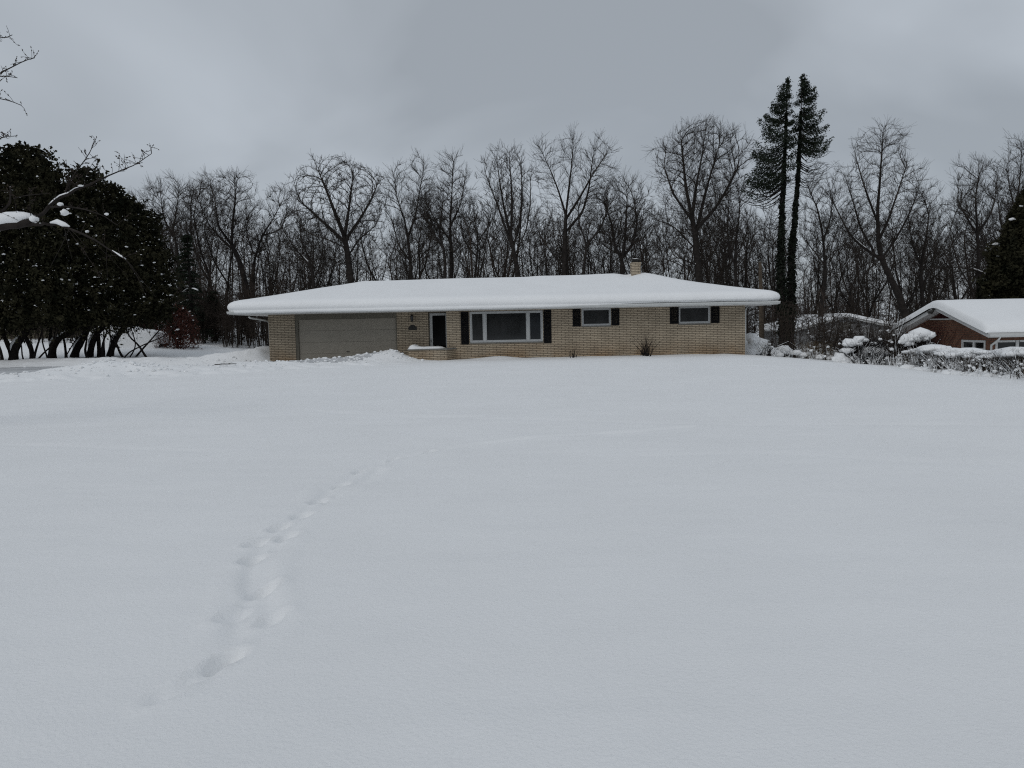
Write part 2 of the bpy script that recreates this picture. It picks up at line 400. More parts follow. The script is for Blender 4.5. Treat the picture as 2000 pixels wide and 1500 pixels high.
def axis(parts):
    a = []
    for (s, e, st) in parts: a += list(np.arange(s, e, st))
    return np.array(a + [parts[-1][1]])
gx = axis([(-1500, -300, 150), (-300, -60, 20), (-60, -26, 1.0), (-26, -4.5, 0.11), (-4.5, 1.5, 0.03), (1.5, 6, 0.10), (6, 26, 0.2), (26, 60, 1.0), (60, 300, 20), (300, 1500, 150)])
gy = axis([(-600, -100, 60), (-100, -10, 8), (-10, 1, 1.0), (1, 2, 0.1), (2, 8, 0.03), (8, 14, 0.05), (14, 24, 0.1), (24, 41.5, 0.10), (41.5, 60, 0.4), (60, 120, 2.0), (120, 300, 20), (300, 1500, 150)])
X, Y = np.meshgrid(gx, gy)
Z = ground(X.ravel(), Y.ravel()).reshape(X.shape)
V = np.stack([X, Y, Z], -1).reshape(-1, 3)
nx, ny = len(gx), len(gy)
I = np.arange(nx * ny).reshape(ny, nx)
Q = np.stack([I[:-1, :-1], I[:-1, 1:], I[1:, 1:], I[1:, :-1]], -1).reshape(-1, 4)
o = mesh_np('snow_ground', V, Q, M['snow'], smooth=True); tag(o, kind='structure')
# the drive: a sheet of scraped, packed snow a few mm above
dx_ = np.arange(-44, -5.0, 0.16); dy_ = np.arange(26, 38.2, 0.12)
X, Y = np.meshgrid(dx_, dy_); D, WD = dist_poly(X.ravel(), Y.ravel(), DRIVE)
Dm, _ = dist_poly(X.ravel(), Y.ravel(), BANK)
edge = 0.93 + 0.16 * fbm(X.ravel() / 1.1, Y.ravel() / 1.1, 3, 91)
ok = (D / WD < edge) & ~((X.ravel() > -11.6) & (Y.ravel() > 36.85))
Zd = ground(X.ravel(), Y.ravel(), False) + 0.006
I = np.arange(X.size).reshape(X.shape)
Q = np.stack([I[:-1, :-1], I[:-1, 1:], I[1:, 1:], I[1:, :-1]], -1).reshape(-1, 4)
Q = Q[ok[Q].all(1)]
o = mesh_np('driveway', np.stack([X.ravel(), Y.ravel(), Zd], -1), Q, M['packed_snow'], smooth=True); tag(o, kind='structure')

# lumps of plowed snow
def ico():
    t = (1 + 5 ** .5) / 2
    v = np.array([(-1,t,0),(1,t,0),(-1,-t,0),(1,-t,0),(0,-1,t),(0,1,t),(0,-1,-t),(0,1,-t),(t,0,-1),(t,0,1),(-t,0,-1),(-t,0,1)], float)
    v /= np.linalg.norm(v[0])
    f = np.array([(0,11,5),(0,5,1),(0,1,7),(0,7,10),(0,10,11),(1,5,9),(5,11,4),(11,10,2),(10,7,6),(7,1,8),(3,9,4),(3,4,2),(3,2,6),(3,6,8),(3,8,9),(4,9,5),(2,4,11),(6,2,10),(8,6,7),(9,8,1)])
    return v, f
def ico2(n=1):
    v, f = ico()
    for _ in range(n):
        v = list(map(tuple, v)); c = {}; nf = []
        def mid(a, b):
            k = (min(a, b), max(a, b))
            if k not in c:
                m_ = (np.array(v[a]) + np.array(v[b])); m_ /= np.linalg.norm(m_); c[k] = len(v); v.append(tuple(m_))
            return c[k]
        for a, b, d in f:
            ab, bd, da = mid(a, b), mid(b, d), mid(d, a)
            nf += [(a, ab, da), (b, bd, ab), (d, da, bd), (ab, bd, da)]
        v = np.array(v); f = np.array(nf)
    return v, f
IV, IF = ico2(1)
def blobs(name, C, Rr, mat, parent=None, jit=0.18, flat=0.6):
    """many small rounded lumps as one mesh: C (n,3) centres, Rr (n,3) or (n,) radii"""
    C = np.asarray(C, float); n = len(C); Rr = np.asarray(Rr, float)
    if Rr.ndim == 1: Rr = np.stack([Rr, Rr, Rr * flat], -1)
    k = len(IV)
    V = IV[None] * (1 + RNG.normal(0, jit, (n, k, 1))) * Rr[:, None, :] + C[:, None, :]
    Fc = IF[None] + (np.arange(n) * k)[:, None, None]
    o = mesh_np(name, V.reshape(-1, 3), Fc.reshape(-1, 3), mat, parent, smooth=True)
    if n > 12: o['kind'] = 'stuff'
    return o
C = []; R_ = []
for B, n in ((BANK, 900), (BANK2, 260)):
    for _ in range(n):
        i = random.randrange(len(B) - 2); a, b = B[i], B[i + 1]; t = random.random()
        x = a[0] + (b[0] - a[0]) * t + random.gauss(0, .75); y = a[1] + (b[1] - a[1]) * t + random.gauss(0, .75)
        if y > 35.3 and x > -4.9: continue
        if y > 36.6: continue
        r = 0.02 + 0.07 * random.random() ** 2.2
        C.append((x, y, gz(x, y) + r * .2)); R_.append(r)
tag(blobs('snow_lumps', C, R_, M['snow']), kind='stuff')

# ------------------------------------------------------------------ main house
YL, YG = 36.1, 36.9            # front of the living block, front of the recessed garage block
ZS = 2.40                      # soffit
def xz(px, py, d):
    p = P(px, py, d); return p[0], p[2]
def wx(px, d, py=650): return float(P(px, py, d)[0])

def wall_holes(mb, x0, x1, z0, z1, y, holes, depth):
    """front wall in plane y with rectangular holes (hx0,hx1,hz0,hz1) and reveals going back"""
    xs = sorted({x0, x1, *[h[0] for h in holes], *[h[1] for h in holes]}); zs = sorted({z0, z1, *[h[2] for h in holes], *[h[3] for h in holes]})
    for a, b in zip(xs[:-1], xs[1:]):
        for c, e in zip(zs[:-1], zs[1:]):
            cx, cz = (a + b) / 2, (c + e) / 2
            if any(h[0] < cx < h[1] and h[2] < cz < h[3] for h in holes): continue
            mb.poly([(a, y, c), (b, y, c), (b, y, e), (a, y, e)])
    for (a, b, c, e) in holes:
        q = y + depth
        mb.poly([(a, y, c), (a, y, e), (a, q, e), (a, q, c)]); mb.poly([(b, y, e), (b, y, c), (b, q, c), (b, q, e)])
        mb.poly([(a, y, e), (b, y, e), (b, q, e), (a, q, e)]); mb.poly([(b, y, c), (a, y, c), (a, q, c), (b, q, c)])

XL0, XL1 = wx(872.5, YL), wx(1455, YL)
XG0 = wx(525, YG)
YB = 44.6
house = thing('ranch_house', 'long low buff brick ranch house under a thick snow-covered hip roof', 'house', (0, 40, 0))

# openings
bw0, bw1 = wx(917.5, YL), wx(1061, YL); bz1, bz0 = float(np.mean([xz(930, 608.5, YL)[1], xz(1050, 606, YL)[1]])), float(np.mean([xz(925, 670, YL)[1], xz(1055, 667, YL)[1]]))
aw0, aw1 = wx(1136, YL), wx(1194, YL); az0, az1 = xz(1165, 636.5, YL)[1], xz(1165, 601.5, YL)[1]
cw0, cw1 = wx(1325, YL), wx(1388, YL); cz0, cz1 = xz(1357, 632, YL)[1], xz(1357, 597.5, YL)[1]
gd0, gd1 = wx(576.5, YG), wx(775.5, YG); gz1 = ZS - 0.004
ed0, ed1 = wx(837, YG), XL0 - 0.02; ez1 = xz(850, 609.5, YG)[1]
mb = MB()
wall_holes(mb, XL0, XL1, -0.3, ZS, YL, [(bw0, bw1, bz0, bz1), (aw0, aw1, az0, az1), (cw0, cw1, cz0, cz1)], 0.10)
wall_holes(mb, XG0, XL0, -0.3, ZS, YG, [(gd0, gd1, -0.3, gz1 - 0.001), (ed0, ed1, 0.0, ez1)], 0.16)
mb.poly([(XL0, YG, -0.3), (XL0, YL, -0.3), (XL0, YL, ZS), (XL0, YG, ZS)])
mb.poly([(XL1, YL, -0.3), (XL1, YB, -0.3), (XL1, YB, ZS), (XL1, YL, ZS)])
mb.poly([(XG0, YB, -0.3), (XG0, YG, -0.3), (XG0, YG, ZS), (XG0, YB, ZS)])
mb.poly([(XL1, YB, -0.3), (XG0, YB, -0.3), (XG0, YB, ZS), (XL1, YB, ZS)])
under(mb.build('wall', M['brick']), house)

# roof: soffit, fascia and planes, under snow
RX0, RX1, RY0, RY1 = -12.78, 12.15, 35.0, 45.3
CXR, CYR = (RX0 + RX1) / 2, (RY0 + RY1) / 2; HX, HY = (RX1 - RX0) / 2, (RY1 - RY0) / 2
FZ = ZS + 0.17
mb = MB()
r0 = [(RX0, RY0), (RX1, RY0), (RX1, RY1), (RX0, RY1)]
V = [(x, y, ZS) for x, y in r0] + [(x, y, FZ) for x, y in r0] + [(RX0 + HY, CYR, FZ + 0.27 * HY), (RX1 - HY, CYR, FZ + 0.27 * HY)]
mb.add(V, [(3, 2, 1, 0), (0, 1, 5, 4), (1, 2, 6, 5), (2, 3, 7, 6), (3, 0, 4, 7), (4, 5, 9, 8), (6, 7, 8, 9), (5, 6, 9), (7, 4, 8)])
roof = under(mb.build('roof', M['white_paint']), house); roof['label'] = 'low hip roof with white soffit and fascia'
# gutter along the front and left eaves
mb = MB(); gp = [(0.0, 0.0), (-0.07, 0.005), (-0.085, 0.05), (-0.115, 0.065), (-0.115, 0.115), (-0.10, 0.115), (-0.10, 0.10), (0.0, 0.10)]
V = [(RX0 - 0.06, RY0 - 0.003 + a, ZS + 0.03 + b) for a, b in gp] + [(RX1 + 0.06, RY0 - 0.003 + a, ZS + 0.03 + b) for a, b in gp]
n = len(gp); mb.add(V, [(i, (i + 1) % n, n + (i + 1) % n, n + i) for i in range(n)] + [tuple(range(n))[::-1], tuple(range(n, 2 * n))])
under(mb.build('gutter', M['gutter_white']), roof)
mb = MB(); gp2 = [(-a, b) for a, b in gp]
V = [(RX1 + 0.003 + a, RY0 + 0.1, ZS + 0.03 + b) for a, b in gp2] + [(RX1 + 0.003 + a, RY1, ZS + 0.03 + b) for a, b in gp2]
mb.add(V, [(i, (i + 1) % n, n + (i + 1) % n, n + i) for i in range(n)] + [tuple(range(n))[::-1], tuple(range(n, 2 * n))])
under(mb.build('gutter', M['gutter_white']), roof)

def rrect(t, rc, nl=120, ns=50, nc=14):
    hx, hy = HX - t, HY - t; rc = max(0.004, min(rc, hy - 0.002))
    pts = []
    def arc(cx, cy, a0):
        for k in range(nc): 
            a = a0 + (k + 0.5) / nc * math.pi / 2; pts.append((cx + rc * math.cos(a), cy + rc * math.sin(a)))
    for k in range(nl): pts.append((-hx + rc + (2 * hx - 2 * rc) * k / (nl - 1), -hy))
    arc(hx - rc, -hy + rc, -math.pi / 2)
    for k in range(ns): pts.append((hx, -hy + rc + (2 * hy - 2 * rc) * k / (ns - 1)))
    arc(hx - rc, hy - rc, 0)
    for k in range(nl): pts.append((hx - rc - (2 * hx - 2 * rc) * k / (nl - 1), hy))
    arc(-hx + rc, hy - rc, math.pi / 2)
    for k in range(ns): pts.append((-hx, hy - rc - (2 * hy - 2 * rc) * k / (ns - 1)))
    arc(-hx + rc, -hy + rc, math.pi)
    return np.array(pts) + (CXR, CYR)
rings = []
prof = [(0.22, 'u'), (0.02, 'b'), (-0.10, 'b2'), (-0.155, 0.10), (-0.150, 0.165), (-0.142, 0.195), (-0.163, 0.225), (-0.195, 0.30), (-0.195, 0.39), (-0.16, 0.48), (-0.08, 0.56), (0.06, 0.63), (0.25, 0.68), (0.5, 0.73)]
for t in (0.9, 1.4, 2.0, 2.7, 3.4, 4.0, 4.4, 4.7, 4.92, 5.05, 5.13): prof.append((t, None))
for t, zz in prof:
    rc = 0.62 if t < 0.3 else 0.62 + 0.6 * min(1, (t - 0.3))
    xy = rrect(t, rc); x, y = xy[:, 0], xy[:, 1]
    # the lip hangs over the gutter on the left, and has drawn back from it on the right
    right = ss(0.5, 7.5, x + 0.6 * fbm(x / 1.2, y * 0 + 3, 2, 12))
    drip = 0.05 * fbm(x / 0.55, y / 3, 3, 13) + 0.05 * fbm(x / 2.2, y / 3, 2, 14)
    zb = ZS + 0.04 + 0.125 * right + drip * (0.4 + 0.6 * right)
    pull = 0.05 * right * (1 if isinstance(zz, str) or (zz or 1) < 0.2 else 0)
    wob = 0.055 * fbm(x / 1.6, y / 1.6, 3, 15) + .03 * fbm(x / .5, y / .5, 2, 18)
    cxy = np.stack([np.sign(x - CXR) * (np.abs(x - CXR) > HX - 0.5), np.sign(y - CYR) * (np.abs(y - CYR) > HY - 0.5)], -1)
    if zz == 'u': z = np.full(len(x), FZ + 0.055)
    elif zz == 'b': z = zb + 0.01
    elif zz == 'b2': z = zb
    elif zz is not None:
        z = ZS + zz + 0.012 * fbm(x / 1.1, y / 1.1, 2, 16)
        if zz < 0.2: z = np.maximum(z, zb + 0.05 * (zz / 0.1))
    else:
        z = ZS + 0.73 + 0.235 * (t - 0.5) - 0.05 * ss(4.0, 5.15, t) + 0.035 * fbm(x / 2.4, y / 2.4, 2, 17) * ss(5.2, 3.5, t)
    if t < 0.3: 
        x = x + cxy[:, 0] * (wob - pull); y = y + cxy[:, 1] * (wob - pull)
    z = np.asarray(z)
    # melt hollow beside the chimney
    z = z - 0.16 * np.exp(-((x - 6.0) / 0.38) ** 2 - ((y - 39.75) / 0.5) ** 2)
    # uneven ridge: a shallow step half way along
    z = z + 0.045 * ss(0.6, 1.6, x) * ss(2.5, 5.0, t) - 0.05 * ss(-2, -7, x) * ss(2.5, 5, t) + 0.06 * ss(3, 6, x) * ss(3, 5, t)
    rings.append(np.stack([x, y, z], -1))
n = len(rings[0]); V = np.concatenate(rings); Fq = []
for i in range(len(rings) - 1):
    a = np.arange(n); b = (a + 1) % n
    Fq.append(np.stack([i * n + a, i * n + b, (i + 1) * n + b, (i + 1) * n + a], -1))
sn = mesh_np('snow_cover', V, np.concatenate(Fq), M['roof_snow'], smooth=True); under(sn, roof)

# chimney
cx, cy = float(P(1242.5, 520, 39.7)[0]), 39.95
ct = float(P(1242, 512.5, 39.7)[2])
mb = MB(); mb.box(cx - .225, cx + .225, cy - .25, cy + .25, 3.5, ct - 0.12); mb.box(cx - .25, cx + .25, cy - .275, cy + .275, ct - 0.117, ct)
ch = under(mb.build('chimney', M['brick'], bevel=0.006), roof)
mb = MB(); mb.box(cx - .13, cx + .13, cy - .13, cy + .13, ct + 0.003, ct + 0.13)
under(mb.build('chimney_flue', M['dark_metal']), ch)
mb = MB(); mb.box(cx - .24, cx + .24, cy - .24, cy + .24, ct + 0.16, ct + 0.185)
for a in (-1, 1):
    for b in (-1, 1): mb.box(cx + a * .2 - .012, cx + a * .2 + .012, cy + b * .2 - .012, cy + b * .2 + .012, ct + .002, ct + .16)
under(mb.build('chimney_cap', M['dark_metal']), ch)
under(blobs('snow_cap', [(cx, cy, ct + .19)], np.array([(.2, .2, .035)]), M['snow'], jit=.05), ch)

# garage door
gz0 = -0.05; gtop = xz(680, 622.5, YG)[1]
fr = MB(); fr.box(gd0 + .003, gd0 + .15, YG + 0.02, YG + .15, gz0, gtop); fr.box(gd1 - .05, gd1 - .003, YG + 0.02, YG + .15, gz0, gtop); fr.box(gd0 + .003, gd1 - .003, YG + 0.018, YG + .15, gtop + .002, ZS - .006)
gdoor = MB(); x0, x1 = gd0 + .153, gd1 - .053; hh = (gtop - gz0) / 4
for k in range(4): gdoor.box(x0, x1, YG + .10, YG + .14, gz0 + k * hh + .003, gz0 + (k + 1) * hh - .003)
gdo = under(gdoor.build('garage_door', M['door_taupe'], bevel=0.004), house)
under(fr.build('door_frame', M['trim_taupe'], bevel=0.004), gdo)
mb = MB(); mb.box(x0, x1, YG + .135, YG + .155, gz0, gtop); under(mb.build('backing', M['dark_metal']), gdo)
hx_, hz_ = xz(679, 687, YG); mb = MB(); mb.box(hx_ - .07, hx_ + .07, YG + .065, YG + .08, hz_ - .015, hz_ + .015)
mb.box(hx_ - .07, hx_ - .05, YG + .08, YG + .1, hz_ - .012, hz_ + .012); mb.box(hx_ + .05, hx_ + .07, YG + .08, YG + .1, hz_ - .012, hz_ + .012)
under(mb.build('handle', M['dark_metal']), gdo)
# a dark chipped spot at the top of the garage door
# front door
ey = YG + 0.06
mb = MB(); mb.box(ed0 + .012, ed0 + .055, ey, ey + .1, 0.0, ez1 - .05); mb.box(ed1 - .045, ed1 - .002, ey, ey + .1, 0.0, ez1 - .05); mb.box(ed0 + .012, ed1 - .002, ey, ey + .1, ez1 - .048, ez1 - .01)
door = under(mb.build('front_door', M['trim_taupe'], bevel=0.004), house)
mb = MB(); a, b, c, e = ed0 + .06, ed1 - .05, 0.02, ez1 - .055
mb.box(a, a + .13, ey + .02, ey + .06, c, e); mb.box(b - .05, b, ey + .02, ey + .06, c, e); mb.box(a + .132, b - .052, ey + .02, ey + .06, e - .11, e); mb.box(a + .132, b - .052, ey + .02, ey + .06, c, c + .2)
under(mb.build('storm_door', M['window_frame'], bevel=0.004), door)
mb = MB(); mb.box(a + .12, b - .045, ey + .035, ey + .045, c + .19, e - .10); under(mb.build('pane', M['glass_dark']), door)
mb = MB(); mb.box(ed0 + .005, ed1 + .01, ey + .12, ey + .14, -.1, ez1 + .0); under(mb.build('inner_door', M['black_paint']), door)
mb = MB(); mb.box(a + .03, a + .06, ey - .01, ey + .02, 0.95, 1.08); mb.box(a + .035, a + .055, ey - .05, ey - .01, 1.03, 1.05); under(mb.build('handle', M['dark_metal']), door)

# windows
def window(x0, x1, z0, z1, splits, panes, sill=True, frame_m='window_frame', fw=0.055, lab=None):
    y = YL + 0.03
    mb = MB()
    edges = [x0 + .004] + [x0 + (x1 - x0) * s for s in splits] + [x1 - .004]
    mb.box(x0 + .004, x0 + fw, y, y + .07, z0 + .004, z1 - .004); mb.box(x1 - fw, x1 - .004, y, y + .07, z0 + .004, z1 - .004)
    mb.box(x0 + fw, x1 - fw, y + .001, y + .07, z0 + .004, z0 + fw); mb.box(x0 + fw, x1 - fw, y + .001, y + .07, z1 - fw, z1 - .004)
    for s in edges[1:-1]: mb.box(s - fw * .75, s + fw * .75, y - .002, y + .07, z0 + fw, z1 - fw)
    wdw = under(mb.build('window', M[frame_m], bevel=0.004), house)
    if lab: wdw['label'] = lab
    for k, (a, b) in enumerate(zip(edges[:-1], edges[1:])):
        a2 = a + (fw if k == 0 else fw * .75); b2 = b - (fw if k == len(edges) - 2 else fw * .75)
        sf = MB(); q = .038
        sf.box(a2 + .002, a2 + q, y + .02, y + .06, z0 + fw + .002, z1 - fw - .002); sf.box(b2 - q, b2 - .002, y + .02, y + .06, z0 + fw + .002, z1 - fw - .002)
        sf.box(a2 + q, b2 - q, y + .021, y + .06, z0 + fw + .002, z0 + fw + q); sf.box(a2 + q, b2 - q, y + .021, y + .06, z1 - fw - q, z1 - fw - .002)
        under(sf.build('sash', M[frame_m]), wdw)
        pn = MB(); pn.box(a2 + .01, b2 - .01, y + .04, y + .05, z0 + fw + .01, z1 - fw - .01); under(pn.build('pane', M[panes[k]]), wdw)
    if sill:
        sl = MB(); sl.box(x0 - .0, x1 + .0, YL - .035, YL + .028, z0 - .045, z0 - .003); under(sl.build('sill', M['stone'], bevel=0.004), wdw)
    return wdw
window(bw0, bw1, bz0, bz1, [0.205, 0.795], ['glass', 'glass', 'curtain'], fw=0.075, lab='wide three-pane picture window')
window(aw0, aw1, az0, az1, [], ['glass'], fw=0.06)
window(cw0, cw1, cz0, cz1, [], ['glass'], fw=0.06)
def shutter(px0, px1, pyt, pyb, pxm):
    x0, x1 = wx(px0, YL), wx(px1, YL); z1, z0 = xz(pxm, pyt, YL)[1], xz(pxm, pyb, YL)[1]
    z1 = min(z1, ZS - .02)
    mb = MB(); y0, y1 = YL - .035, YL - .003; fwd = .05
    mb.box(x0, x0 + fwd, y0, y1, z0, z1); mb.box(x1 - fwd, x1, y0, y1, z0, z1)
    mb.box(x0 + fwd, x1 - fwd, y0 + .001, y1, z0, z0 + .06); mb.box(x0 + fwd, x1 - fwd, y0 + .001, y1, z1 - .06, z1)
    nsl = int((z1 - z0 - .12) / .045)
    for k in range(nsl):
        zc_ = z0 + .06 + (k + .5) * (z1 - z0 - .12) / nsl
        mb.add([(x0 + fwd, y0 + .005, zc_ - .022), (x1 - fwd, y0 + .005, zc_ - .022), (x1 - fwd, y1 - .004, zc_ + .02), (x0 + fwd, y1 - .004, zc_ + .02)], [(0, 1, 2, 3)])
    under(mb.build('shutter', M['black_paint']), house)
shutter(900.5, 916, 609, 672.5, 908); shutter(1062, 1077, 605.5, 670, 1069)
shutter(1119, 1134.5, 603.5, 637.5, 1127); shutter(1194.5, 1209.5, 600.5, 635.5, 1202)
shutter(1308.5, 1325.5, 597, 632.5, 1317); shutter(1388.5, 1405, 595, 631, 1397)

# wall lantern and plaque beside the door
lx, lz = xz(805, 620.5, YG); ly = YG - 0.13
lan = MB(); lan.box(lx - .035, lx + .035, YG - .02, YG - .002, lz - .02, lz + .16)
lan.tube([(lx, YG - .02, lz + .12), (lx, ly + .02, lz + .2), (lx, ly, lz + .14)], .012, 6)
lan.lathe([(.0, .17), (.02, .15), (.03, .12), (.085, .09), (.09, .08), (.0, .075)], (lx, ly, lz), 8)
lan.lathe([(.0, -.2), (.03, -.195), (.06, -.17), (.062, -.16), (.0, -.158)], (lx, ly, lz), 8)
for k in range(4):
    a = math.pi / 4 + k * math.pi / 2
    lan.tube([(lx + .055 * math.cos(a), ly + .055 * math.sin(a), lz - .165), (lx + .08 * math.cos(a), ly + .08 * math.sin(a), lz + .085)], .008, 4)
l_o = under(lan.build('wall_lantern', M['dark_metal']), house)
mb = MB(); mb.lathe([(.048, -.155), (.07, .07)], (lx, ly, lz), 8); under(mb.build('lamp_glass', M['glass']), l_o)
x0, z0 = xz(798, 644.5, YG); x1, z1 = xz(814, 634.5, YG); xm = (x0 + x1) / 2
mb = MB(); pts = [(x0, z0), (x1, z0), (x1, z0 + (z1 - z0) * .65)] + [(xm + (x1 - x0) * .34 * math.cos(a), z0 + (z1 - z0) * .65 + (z1 - z0) * .38 * math.sin(a)) for a in np.linspace(0, math.pi, 9)] + [(x0, z0 + (z1 - z0) * .65)]
n = len(pts); V = [(a, YG - .025, b) for a, b in pts] + [(a, YG - .003, b) for a, b in pts]
mb.add(V, [tuple(range(n)), tuple(range(n, 2 * n))[::-1]] + [(i, n + i, n + (i + 1) % n, (i + 1) % n) for i in range(n)])
under(mb.build('address_plaque', M['dark_metal']), house)

# brick planter in front of the door
YP = 35.25
p0, p1 = wx(797, YP), wx(871, YP); p2 = wx(889.5, YL); zt = xz(835, 684, YP)[1]
foot = [(p0, YP), (p1, YP), (p2, YL - .004), (p0, YL + .75)]
def prism(mb, pts, z0, z1):
    n = len(pts); V = [(a, b, z0) for a, b in pts] + [(a, b, z1) for a, b in pts]
    mb.add(V, [tuple(range(n))[::-1], tuple(range(n, 2 * n))] + [(i, (i + 1) % n, n + (i + 1) % n, n + i) for i in range(n)])
foot2 = [(p0, YP), (p1, YP), (p2, YL - .004), (XL0 - .01, YL - .004), (XL0 - .01, YL + .5), (p0, YL + .5)]
mb = MB(); prism(mb, foot2, -.2, zt); pl = under(mb.build('brick_planter', M['brick']), house)
cap = [(p0 - .04, YP - .04), (p1 + .02, YP - .04), (p2 + .03, YL - .006), (XL0 - .012, YL - .006), (XL0 - .012, YL + .48), (p0 - .04, YL + .48)]
mb = MB(); prism(mb, cap, zt + .002, zt + .075); under(mb.build('planter_cap', M['stone'], bevel=0.008), pl)
# its pad of snow
gx_, gy_ = np.linspace(p0 - .07, p1 - .06, 40), np.linspace(YP - .05, YL + .45, 18)
X, Y = np.meshgrid(gx_, gy_); u = (X - gx_[0]) / (gx_[-1] - gx_[0]); v = (Y - gy_[0]) / (gy_[-1] - gy_[0])
ed = np.minimum(ss(0, .07, u), ss(1, .8, u)) * ss(0, .12, v)
Zs = zt + .078 + ed * (.07 + .10 * np.exp(-((u - .13) / .1) ** 2) + .03 * fbm(X / .3, Y / .3, 2, 8)) - (1 - ed) * .02
I = np.arange(X.size).reshape(X.shape); Q = np.stack([I[:-1, :-1], I[:-1, 1:], I[1:, 1:], I[1:, :-1]], -1).reshape(-1, 4)
under(mesh_np('snow_pad', np.stack([X.ravel(), Y.ravel(), Zs.ravel()], -1), Q, M['snow'], smooth=True), pl)

# downspouts
mb = MB(); mb.tube([P(486, 619, 35.1), P(488, 621, 35.15), (XG0 - .12, YG + .25, 2.12), (XG0 - .06, YG + .3, 2.02), (XG0 - .06, YG + .3, 0.1)], .042, 8)
under(mb.build('downspout', M['gutter_white'], smooth=True), house)
mb = MB(); mb.tube([(XL1 + .3, YL + .5, ZS + .02), (XL1 + .06, YL + .12, 2.2), (XL1 + .05, YL + .1, 2.1), (XL1 + .05, YL + .1, 0.05)], .038, 8)
under(mb.build('downspout', M['gutter_white'], smooth=True), house)

# ------------------------------------------------------------------ red brick neighbour on the right
NX, NY0, NY1, NXE = 19.38, 31.0, 37.75, 36.0
ng = -1.7
nb = thing('brick_house', 'red brick house with a snowy gable roof and white trim behind the hedge', 'house', (NX + 8, 35, ng))
ez = float(P(1931, 659.5, NY0 - .5)[2]); ay = (NY0 + NY1) / 2
az_ = float(P(1826, 606.5, ay)[2])
slope = (az_ - ez) / (ay - NY0 + .5)
def rz(y, off=0.0): return az_ + off - slope * abs(y - ay)
# gable windows cut in plane x = NX
gw = []
def gy_of(px): return NX * F / (px - 1000.0)
wy0, wy1 = gy_of(1926.5), gy_of(1880); wzt, wzb = float(P(1905, 664.5, 32)[2]), float(P(1905, 682, 32)[2])
mb = MB()
ys = [NY0, wy0, wy1, NY1]
mb.poly([(NX, wy0, ng), (NX, NY0, ng), (NX, NY0, rz(NY0)), (NX, wy0, rz(wy0))])
mb.poly([(NX, wy1, ng), (NX, wy0, ng), (NX, wy0, wzb), (NX, wy1, wzb)])
mb.poly([(NX, wy1, wzt), (NX, wy0, wzt), (NX, wy0, rz(wy0)), (NX, wy1, rz(wy1))])
mb.poly([(NX, NY1, ng), (NX, wy1, ng), (NX, wy1, rz(wy1)), (NX, ay, rz(ay)), (NX, NY1, rz(NY1))])
fx0, fx1 = 19.0 + .9, 26.0
fwx0, fwx1, fwz1 = wx(1944.5, NY0), 25.2, float(P(1970, 664.5, NY0)[2]); fwz0 = fwz1 - 1.1
wall_holes(mb, NX, NXE, ng, rz(NY0), NY0, [(fwx0, fwx1, fwz0, fwz1)], .08)
mb.poly([(NXE, NY0, ng), (NXE, NY1, ng), (NXE, NY1, rz(NY1)), (NXE, ay, rz(ay)), (NXE, NY0, rz(NY0))])
mb.poly([(NXE, NY1, ng), (NX, NY1, ng), (NX, NY1, rz(NY1)), (NXE, NY1, rz(NY1))])
for zz in (): pass
under(mb.build('wall', M['red_brick']), nb)
ov = .45; xl, xr = NX - ov, NXE + ov; yf, yb = NY0 - .5, NY1 + .5; th = .18
mb = MB(); sec = [(yf, rz(yf)), (ay, rz(ay)), (yb, rz(yb)), (yb, rz(yb) + th), (ay, rz(ay) + th), (yf, rz(yf) + th)]
V = [(xl, a, b) for a, b in sec] + [(xr, a, b) for a, b in sec]
mb.add(V, [(0, 1, 7, 6), (1, 2, 8, 7), (2, 3, 9, 8), (3, 4, 10, 9), (4, 5, 11, 10), (5, 0, 6, 11), (0, 5, 4, 1), (1, 4, 3, 2), (6, 7, 10, 11), (7, 8, 9, 10)])
nroof = under(mb.build('roof', M['white_paint']), nb)
# dark drip edge line under the snow
mb = MB()
for (ya, yb_) in ((yf, ay), (yb, ay)):
    mb.tube([(xl - .02, ya, rz(ya) + th + .005), (xl - .02, yb_, rz(yb_) + th + .005)], .018, 4)
under(mb.build('drip_edge', M['dark_metal']), nroof)
# snow on it: grid over both slopes, rounded edges
U = np.concatenate([[0, .02, .05, .1, .18, .3], np.linspace(.6, 17.0, 34)]); Wd = np.concatenate([[0, .02, .05, .1, .18, .3, .5], np.linspace(.8, 4.0, 8), [4.3, 4.6, 4.8]])
hw = ay - yf
sl = [s for s in Wd if s < hw] + [hw]; sl = np.array(sl); Ys = np.concatenate([yf + sl, (yb - sl[:-1])[::-1]])
X, Y = np.meshgrid(xl - .1 + U, Ys)
ds = np.minimum(np.minimum(Y - yf, yb - Y) + .0, 9) ; dxl = X - (xl - .1)
hgt = .34 * np.sqrt(np.clip(ss(0, .45, ds) , 0, 1)) * np.sqrt(ss(0, .16, dxl)) * (1 + .0 * X)
base = az_ + th - slope * np.abs(Y - ay)
base = np.where(np.abs(Y - ay) < .5, az_ + th - slope * (.25 + (Y - ay) ** 2), base)
Zr = base + .012 + hgt + .03 * fbm(X / 1.7, Y / 1.7, 2, 33) * ss(0, .5, ds)
Yo = np.where(ds < .3, Y + np.where(Y < ay, -1, 1) * .10 * np.sqrt(np.clip(hgt / .3, 0, 1)), Y)
I = np.arange(X.size).reshape(X.shape); Q = np.stack([I[:-1, :-1], I[:-1, 1:], I[1:, 1:], I[1:, :-1]], -1).reshape(-1, 4)
under(mesh_np('snow_cover', np.stack([X.ravel(), Yo.ravel(), Zr.ravel()], -1), Q, M['roof_snow'], smooth=True), nroof)
